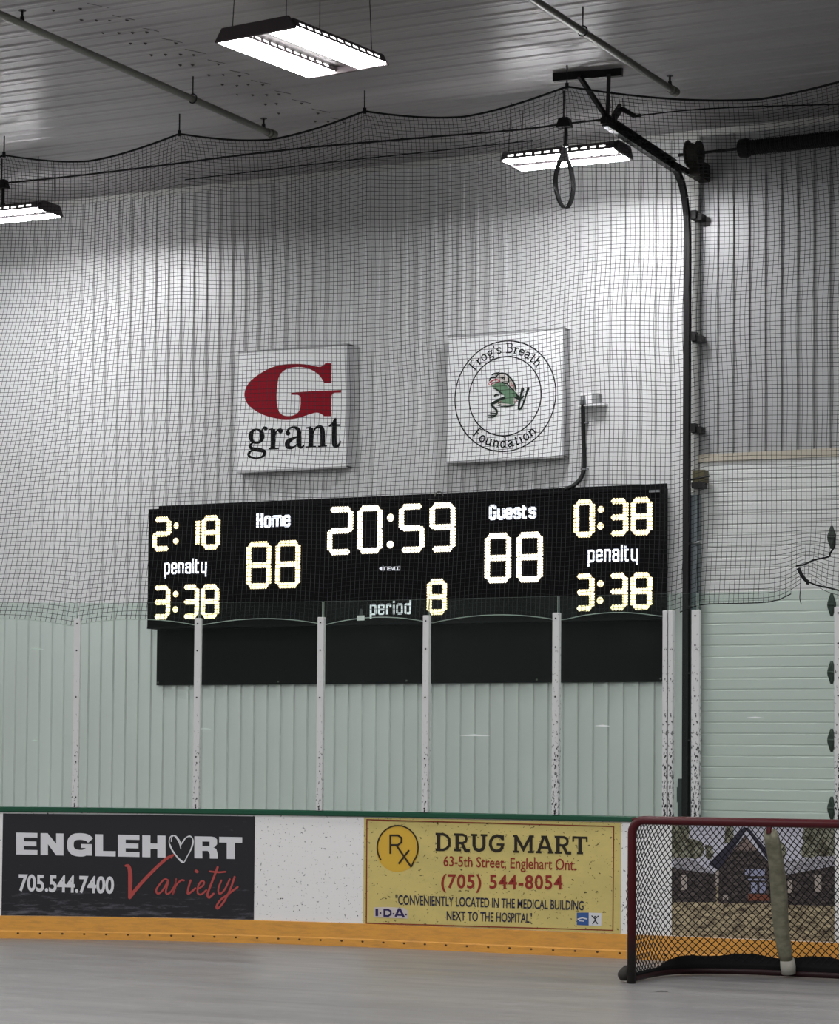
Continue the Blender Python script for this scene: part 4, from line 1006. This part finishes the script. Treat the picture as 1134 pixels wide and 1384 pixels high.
# ================================================================== door track, shaft and spring
XT = -8.50
tk = thing('door_track', 'dark steel overhead door track rising beside the door and bending towards the ice', 'door track', (XT, YW - .2, 0))
yt = YW - 0.17
kx = at(929, 400, yt).x
def ch(p, q): return Vector(p)
vert = [(kx, yt, 0.0), (kx, yt, 1.0), (kx, yt, 2.2), (kx, yt, 3.4), (kx, yt, 4.6), (kx, yt, 5.6), (kx, yt, 6.40)]
bend = [(kx, yt - .02, 6.56), (kx, yt - .07, 6.71), (kx, yt - .16, 6.84), (kx, yt - .28, 6.925)]
_d = ray(818, 163); e1 = Vector((kx, kx * _d.y / _d.x, EYE + _d.z * kx / _d.x))
def channel(mb, pts, wd, dp):
    """a C-shaped rail: web plus two lips, open towards +x"""
    for i in range(len(pts) - 1):
        p, q = Vector(pts[i]), Vector(pts[i + 1]); d = (q - p).normalized(); nx = Vector((1, 0, 0)); ny = nx.cross(d).normalized()
        q = q + d * .004
        for (a0, a1, b0, b1) in ((-wd / 2, -wd / 2 + .006, -dp / 2, dp / 2), (-wd / 2, wd / 2, -dp / 2, -dp / 2 + .006), (-wd / 2, wd / 2, dp / 2 - .006, dp / 2)):
            c = [nx * a + ny * b for a, b in ((a0, b0), (a1, b0), (a1, b1), (a0, b1))]
            mb.hexa([p + k for k in c] + [q + k for k in c])
mb = MB(); channel(mb, vert, .056, .065); recalc(mb.build('vertical_rail', darksteel_m, tk))
mb = MB(); channel(mb, vert[-1:] + bend + [(kx, yt - .42, 6.965)], .05, .06); recalc(mb.build('curved_rail', darksteel_m, tk))
mb = MB(); channel(mb, [(kx, yt - .36, 6.955), tuple(e1)], .06, .105); recalc(mb.build('overhead_rail', darksteel_m, tk))
mb = MB(); mb.box((kx + .025, yt + .035, 0.0), (kx + .10, yt + .045, 3.95)); mb.box((kx + .091, yt + .035, 0.0), (kx + .10, YW - .05, 3.95)); mb.build('angle_back', mat('blue_grey_angle', '#6f787c', 0.5, 0.2), tk)
for py in (291, 455, 578):
    z = at(935, py, YW - .1).z
    mb = MB(); mb.box((kx + .02, yt - .01, z - .05), (kx + .085, yt + .06, z + .03)); mb.box((kx + .04, yt + .02, z - .06), (kx + .13, YW - .03, z + .0)); mb.build('wall_bracket', darksteel_m, tk)
c = at(945, 648, YW - .16)
mb = MB(); mb.box((c.x - .055, c.y - .03, c.z - .03), (c.x + .06, c.y + .08, c.z + .085)); mb.build('top_bracket', brass_m, tk)
mb = MB(); mb.box((c.x - .06, c.y - .045, c.z - .085), (c.x + .05, c.y + .07, c.z - .03)); mb.tube([(c.x - .1, c.y - .05, c.z - .01), (c.x + .12, c.y - .05, c.z + .02)], .008, 6); mb.build('roller_arm', darksteel_m, tk)
for py in (735, 820, 910, 1001):
    c = at(937, py, YW - .14); mb = MB(); mb.tube([(c.x - .07, c.y, c.z), (c.x + .07, c.y, c.z + .012)], .008, 8); mb.tube([(c.x + .045, c.y, c.z + .008), (c.x + .075, c.y, c.z + .014)], .022, 10)
    mb.build('roller', alu_m, tk)
# struts up to the ceiling rail and the bumper at the rail's end
rail_a, rail_b = atz(748, 105, 7.355), atz(841, 97, 7.355)
mb = MB(); mb.bar(rail_a, rail_b, .05, .075); mb.build('ceiling_rail', darksteel_m, tk)
for px, py in ((783, 103), (823, 98)):
    a = atz(px, py, 7.33); mb = MB(); mb.bar(e1 + Vector((0, .05, .03)), a, .034, .034); mb.build('strut', darksteel_m, tk)
b0 = at(829, 160, e1.y + .12); b1 = at(838, 146, 20.6); b2 = at(858, 157, 20.62)
mb = MB(); mb.bar(b0, b1, .03, .075); mb.bar(b1, at(846, 149, 20.6), .03, .03); mb.tube([at(841, 147, 20.6), b2], .022, 8); mb.build('bumper', darksteel_m, tk)
mb = MB(); c = e1 + Vector((0, -.02, 0)); mb.box((c.x - .025, c.y - .03, c.z - .035), (c.x + .025, c.y + .05, c.z + .02)); mb.build('end_stop', darksteel_m, tk)
mb = MB(); mb.bar((kx + .02, yt - .40, 6.955), (kx + .06, YW - .1, 6.93), .03, .05); mb.build('rail_tie', darksteel_m, tk)
# cord pulled off the bumper
t = thing('pull_cord', 'thin black cord strung from the track bumper just under the ceiling', 'cord', tuple(b2))
pts = [tuple(at(px, py, 20.6)) for px, py in ((858, 157), (866, 156), (930, 149), (1000, 145), (1134, 141), (1200, 139))]
mb = MB(); mb.tube(smooth(pts, 4), .0065, 5); mb.build('cord', rope_m, t)
mb = MB(); mb.tube([pts[0], pts[1]], .014, 6); mb.build('knot', rope_m, t)

sh = thing('door_shaft', 'black torsion spring and cable drum on a shaft above the door', 'door spring', (-7.5, YW - .3, 7.15))
ys = YW - .28
sa, sbp = at(917, 210.5, ys), at(1003, 200, ys); dirx = (sbp - sa); dirx.y = 0
zsh = (sa.z + sbp.z) / 2
mb = MB(); mb.tube([(sa.x, ys, zsh), (-4.4, ys, zsh)], .014, 8); mb.build('shaft', darksteel_m, sh)
dx = at(937, 209, ys).x
mb = MB(); mb.tube([(dx - .055, ys, zsh), (dx - .04, ys, zsh), (dx - .03, ys, zsh), (dx + .045, ys, zsh), (dx + .05, ys, zsh), (dx + .075, ys, zsh)], [.125, .13, .105, .085, .115, .11], 22); mb.build('cable_drum', olive_m, sh, False)
mb = MB(); mb.box((dx - .03, ys - .02, zsh - .22), (dx + .07, YW - .03, zsh - .06)); mb.build('bearing_plate', olive_m, sh)
x0 = at(1003, 200, ys).x
mb = MB(); turns = 150; pts = []
for i in range(turns * 10):
    a = 2 * PI * i / 10; xx = x0 + .04 + (-4.6 - x0) * i / (turns * 10); pts.append((xx, ys + .060 * math.cos(a), zsh + .060 * math.sin(a)))
mb.tube(pts, .0135, 5); mb.tube([(x0 + .02, ys, zsh), (-4.5, ys, zsh)], .062, 14); mb.build('torsion_spring', spring_m, sh, True)
mb = MB(); mb.tube([(x0 - .03, ys, zsh), (x0 - .02, ys, zsh), (x0 + .05, ys, zsh), (x0 + .07, ys, zsh)], [.07, .085, .092, .08], 14); mb.build('spring_cone', spring_m, sh, True)
# grey box low on the wall beside the track
a, b = at(915.5, 1102, YW - .12), at(929, 1052.5, YW - .12)
t = thing('control_box', 'dark grey metal box low on the wall beside the door track', 'electrical box', (a.x, YW - .06, a.z))
mb = MB(); mb.box((a.x, YW - .12, a.z - .1), (b.x, YW - .0265, b.z)); bevel(mb.build('body', greybox_m, t), .006, 1)
mb = MB(); mb.box((a.x - .014, YW - .10, a.z + .12), (a.x, YW - .05, a.z + .26)); mb.build('latch', greybox_m, t)

# ================================================================== hanging protective net
APEX = [-16.45, -14.47, -12.50, -10.57, -8.62, -5.15, -2.2]
def top_edge(x):
    for a, b in zip(APEX, APEX[1:]):
        if a <= x <= b:
            t = (x - a) / (b - a); sag = .155 if b - a < 2.5 else .30 if b < -5 else .2
            return Vector((x, 19.68, 7.205 - sag * 4 * t * (1 - t) * (1 - .25 * abs(2 * t - 1))))
    return Vector((x, 19.68, 7.2))
PU = [-15.2, -14.1] + [p for p, _ in posts] + [-4.5, -3.4, -2.3, -1.0]
def top_sag(x):
    return top_edge(x).z - 7.205
def bottom_edge(x):
    k = min(1.0, max(0.0, (x + 7.05) / .35)); k = k * k * (3 - 2 * k)
    return board(XA - RA * math.asin(min(1, (XA - x) / RA)) if x < XA else x, 2.575 + .085 * k, -.075)
def hem(x):                             # the hem dips where it is tied at each post
    if x > -7.1: return 0.0
    a = max(p for p in PU if p <= x); b = min(p for p in PU if p > x)
    t = (x - a) / (b - a); return .055 * 4 * t * (1 - t) - .02
TX = -5.93                              # where the net is torn and tied up
def net_pt(x, t):
    a, b = top_edge(x * 1.0955 - .02), bottom_edge(x)
    k = t
    y = a.y + (b.y - a.y) * (k ** 1.25)
    z = 7.205 + (b.z - 7.205) * k + (a.z - 7.205) * (1 - k) ** 4 + hem(x) * k ** 9
    # soft folds in the hanging net
    y += (.030 * math.sin(x * 2.3 + 4 * t) + .015 * math.sin(x * 5.1 - 3 * t + 1)) * math.sin(PI * t)
    z += .030 * math.sin(x * 1.7 + 2.0) * math.sin(PI * t) + .012 * math.sin(x * 4.3 + 5 * t) * math.sin(PI * t)
    xx = a.x * (1 - t) + b.x * t + (.018 * math.sin(z * 2.1 + x * .8) + .010 * math.sin(z * 4.7)) * math.sin(PI * t)
    # apexes gather the cords
    for ap in APEX:
        d = x * 1.0955 - .02 - ap
        if abs(d) < .5: xx -= d * .55 * math.exp(-(d / .22) ** 2) * math.exp(-t * 40)
    # pulled up round the tear
    d = x - TX
    g = math.exp(-(d / .16) ** 2) * max(0, (t - .86) / .14)
    z += .13 * g; xx -= d * .35 * g
    return Vector((xx, y, z))
def net_end(x):                         # how far down the cords still run, as a share of the drop
    if x < -6.05: return 1.0
    if x < -5.97: return .994
    if x < -5.89: return .982
    return min(1.0, .990 + .008 * (x + 5.89) / .25)
CELL = .0385
xs = [-14.0 + CELL * i for i in range(int(11.3 / CELL))]
NT_ = 124
net = thing('protective_net', 'black square mesh safety net hung from the ceiling above the glass', 'net', (-10, 19.6, 7.2))
def cord(mb, pts, r):                    # light three-sided cord
    k = len(mb.v); m = len(pts)
    for i, p in enumerate(pts):
        d = (pts[min(i + 1, m - 1)] - pts[max(i - 1, 0)]).normalized()
        x = d.cross(Vector((.2, 1, .1))).normalized(); y = d.cross(x)
        for j in range(3):
            a = 2 * PI * j / 3 + .5; mb.v.append(p + (x * math.cos(a) + y * math.sin(a)) * r)
    for i in range(m - 1):
        a = k + 3 * i
        for j in range(3): mb.f.append((a + j, a + (j + 1) % 3, a + 3 + (j + 1) % 3, a + 3 + j))
mb = MB(); rows = {}
NR = .0022
for i, x in enumerate(xs):
    e = net_end(x); n = 62; cord(mb, [net_pt(x, e * k / n) for k in range(n + 1)], NR)
for j in range(1, NT_):
    t = j / NT_; run = []
    for x in xs:
        if t <= net_end(x): run.append(net_pt(x, t))
        else:
            if len(run) > 1: cord(mb, run, NR)
            run = []
    if len(run) > 1: cord(mb, run, NR)
mb.build('mesh', net_m, net)
mb = MB(); mb.tube([top_edge(x * 1.0955 - .02) for x in xs], .0095, 6); mb.build('top_rope', rope_m, net, True)
mb = MB(); mb.tube([net_pt(x, 1.0) for x in xs[::2] if x < -6.98], .0034, 5); o = mb.build('bottom_rope', mat('grey_hem_rope', '#c9cac8', 0.6), net, True)
mb = MB(); mb.tube([net_pt(x, 1.0) for x in xs[::2] if -6.98 <= x < -6.05], .0045, 5); mb.build('torn_hem', rope_m, net, True)
for ap in APEX[1:-1]:
    a = top_edge(ap); mb = MB(); mb.tube([a, Vector((a.x, a.y + .0, ZC))], .007, 6); mb.tube([a + Vector((0, 0, -.02)), a + Vector((0, 0, .03))], .016, 8); mb.build('hanger_hook', rope_m, net)
mb = MB()
YK = 18.03
for pts, r in (([(1076, 765), (1087, 763), (1100, 757), (1120, 752.5), (1122, 748), (1128, 738), (1128, 726)], .007), ([(1079, 768), (1083, 776), (1088, 783), (1092, 786)], .014), ([(1092, 786), (1091, 790)], .012),
               ([(1082, 772), (1082, 795), (1081, 808), (1083, 817)], .0035), ([(1092, 786), (1104, 791), (1122, 795), (1134, 798)], .007)):
    mb.tube(smooth([tuple(at(px, py, YK)) for px, py in pts], 4) if len(pts) > 2 else [at(px, py, YK) for px, py in pts], r, 6)
o = mb.build('tie_cord', rope_m, net); o['label'] = 'frayed black cord knotted round the tear in the net'

# ================================================================== hockey goal
GX0, GX1, GY, GH = -6.478, -4.84, 15.94, 1.118
gm = (GX0 + GX1) / 2
goal = thing('hockey_goal', 'red framed hockey goal with dark netting standing on the ice', 'goal', (gm, GY, 0))
rp_ = .029
top = GH - rp_; rc = .085
pts = [(GX0 + .0, GY, 0.0), (GX0, GY, top - rc)] + [(GX0 + rc - rc * math.cos(a), GY, top - rc + rc * math.sin(a)) for a in [PI / 2 * i / 6 for i in range(1, 7)]]
pts += [(GX1 - rc + rc * math.sin(a), GY, top - rc + rc * math.cos(a)) for a in [PI / 2 * i / 6 for i in range(0, 7)]] + [(GX1, GY, 0.0)]
mb = MB(); mb.tube(pts, rp_, 14); mb.build('posts_and_crossbar', goal_red, goal, True)
by = GY + 1.03
basec = smooth([(GX0 - .01, GY + .05, .03), (GX0 - .03, GY + .40, .03), (GX0 + .0, GY + .70, .03), (GX0 + .16, GY + .90, .03), (GX0 + .42, by - .02, .03), (gm, by, .03),
                (GX1 - .42, by - .02, .03), (GX1 - .16, GY + .90, .03), (GX1, GY + .70, .03), (GX1 + .03, GY + .40, .03), (GX1 + .01, GY + .05, .03)], 7)
mb = MB(); mb.tube(basec, .025, 10); mb.build('base_frame', goal_base_m, goal, True)
topc = smooth([(GX0, GY + .03, top), (GX0 + .03, GY + .26, top), (GX0 + .14, GY + .45, top - .005), (GX0 + .40, GY + .54, top - .01), (gm, GY + .55, top - .01),
               (GX1 - .40, GY + .54, top - .01), (GX1 - .14, GY + .45, top - .005), (GX1 - .03, GY + .26, top), (GX1, GY + .03, top)], 7)
mb = MB(); mb.tube(topc, .017, 8); mb.build('top_shelf_bar', goal_red, goal, True)
def resample(c, n):
    c = [Vector(p) for p in c]; L = [0]
    for a, b in zip(c, c[1:]): L.append(L[-1] + (b - a).length)
    out = []; k = 0
    for i in range(n + 1):
        s_ = L[-1] * i / n
        while k < len(L) - 2 and L[k + 1] < s_: k += 1
        f = (s_ - L[k]) / max(1e-9, L[k + 1] - L[k]); out.append(c[k].lerp(c[k + 1], f))
    return out
NG = 400
TC, BC = resample(topc, NG), resample(basec, NG)
def gnet(a, b):
    i = max(0.0, min(1.0, a)) * NG; k = min(NG - 1, int(i)); f = i - k
    p = TC[k].lerp(TC[k + 1], f); q = BC[k].lerp(BC[k + 1], f)
    r_ = p.lerp(q, b); c = Vector((gm, GY + .5, r_.z)); d = (r_ - c); d.z = 0
    r_ += d * (.05 * math.sin(PI * b))
    r_.z -= .012 * math.sin(a * 31) * math.sin(PI * b)
    return r_
mb = MB(); Lg = 3.55; Hg = 1.13; dg_sp = .063; nb = 40; slope = Hg * 1.12
n_l = int((Lg + slope) / dg_sp)
for k in range(-int(slope / dg_sp), int(Lg / dg_sp) + 1):
    for sgn in (1, -1):
        run = []
        s0_ = k * dg_sp if sgn == 1 else k * dg_sp + slope
        for i in range(nb + 1):
            b = i / nb; a = (s0_ + sgn * b * slope) / Lg
            if 0 <= a <= 1: run.append(gnet(a, b))
        if len(run) > 1: cord(mb, run, .0040)
# roof of the net between crossbar and shelf
for k in range(34):
    x = GX0 + .05 + k * (GX1 - GX0 - .1) / 33
    j = min(range(NG), key=lambda q: (TC[q].x - x) ** 2 + (0 if TC[q].y > GY + .2 else 1)); cord(mb, [Vector((x, GY + .02, top)), Vector((x, GY + .28, top - .02)), TC[j]], .0034)
mb.build('netting', goalnet_m, goal)
# black skirt round the foot of the netting
mb = MB(); rows = [[], [], []]
R2 = random.Random(3)
for i in range(0, NG + 1, 4):
    a = i / NG; h_ = .088 + .012 * math.sin(a * 37) + .008 * R2.random()
    if a < .26: h_ *= max(.12, .12 + .88 * (a - .10) / .16)
    q = BC[i]; c = Vector((gm, GY + .5, 0)); d = Vector((q.x - c.x, q.y - c.y, 0)).normalized()
    rows[0].append(Vector((q.x, q.y, .048)) + d * -.022); rows[1].append(Vector((q.x, q.y, .075)) - d * .032); rows[2].append(Vector((q.x, q.y, .05 + h_)) - d * .022)
mb.grid(rows); o = mb.build('skirt', skirt_m, goal); md = o.modifiers.new('thick', 'SOLIDIFY'); md.thickness = .008
# padded centre support
pa = at(1041, 1123, GY + .50); pb = at(1067, 1307, GY + 1.0)
pa, pb = Vector((pa.x, GY + .50, pa.z)), Vector((pb.x, GY + .955, .115))
mb = MB(); dd = (pb - pa).normalized(); nn = 14
for i in range(nn + 1):
    f = i / nn; c = pa.lerp(pb, f); c.x += .012 * math.sin(f * 6)
    rw = (.052 - .004 * math.sin(f * 9)) if 0 < i < nn else .040; ry = (.040 if 0 < i < nn else .03)
    for j in range(12):
        a = 2 * PI * j / 12; ex = math.copysign(abs(math.cos(a)) ** .6, math.cos(a)) * rw; ey = math.copysign(abs(math.sin(a)) ** .6, math.sin(a)) * ry
        n2 = Vector((0, 1, 0)) - dd * dd.y; n2.normalize(); mb.v.append(c + Vector((1, 0, 0)) * ex + n2 * ey)
for i in range(nn):
    for j in range(12): mb.f.append((i * 12 + j, i * 12 + (j + 1) % 12, (i + 1) * 12 + (j + 1) % 12, (i + 1) * 12 + j))
mb.f.append(tuple(range(11, -1, -1))); mb.f.append(tuple(nn * 12 + j for j in range(12)))
pad = mb.build('support_pad', pad_m, goal, True); pad['label'] = 'grey green canvas pad round the centre support'
mb = MB(); mb.tube([pb + Vector((0, -.005, .012)), pb + Vector((0.002, .012, -.04)), pb + Vector((.004, .02, -.085))], [.050, .054, .050], 12); o = mb.build('pad_wrap', pad_wrap, pad, True); o.location = -pad.location if False else (0, 0, 0)
mb = MB(); mb.tube([(pa.x - .002, pa.y - .02, pa.z - .02), (pa.x - .008, GY + .50, top)], .018, 8); mb.build('support_bar', goal_red, goal)
# rubber foot behind the post
mb = MB()
for i in range(7):
    f = i / 6; mb_r = .052 * math.sin(PI * (.18 + .7 * f)); c = Vector((GX0 - .075 + .02 * f, GY + .07, .012 + .10 * f))
    for j in range(10):
        a = 2 * PI * j / 10; mb.v.append(c + Vector((mb_r * math.cos(a) * 1.1, mb_r * math.sin(a) * 1.3, 0)))
for i in range(6):
    for j in range(10): mb.f.append((i * 10 + j, i * 10 + (j + 1) % 10, (i + 1) * 10 + (j + 1) % 10, (i + 1) * 10 + j))
mb.f.append(tuple(range(9, -1, -1))); mb.f.append(tuple(60 + j for j in range(10)))
mb.build('rubber_foot', mat('scuffed_rubber', '#3a3734', 0.9), goal, True)
# a scrap on the ice
c = atz(894, 1340, 0)
mb = MB(); mb.add([c + Vector((x, y, z)) for x, y, z in ((-.05, -.02, .001), (-.01, -.05, .001), (.05, -.01, .001), (.03, .03, .001), (-.02, .03, .001), (0, 0, .006))], [(0, 1, 5), (1, 2, 5), (2, 3, 5), (3, 4, 5), (4, 0, 5)])
o = mb.build('ice_chip', mat('grey_scrap', '#3f3c39', 0.8), None); tag(o, 'small dark scrap on the ice in front of the goal post', 'scrap')
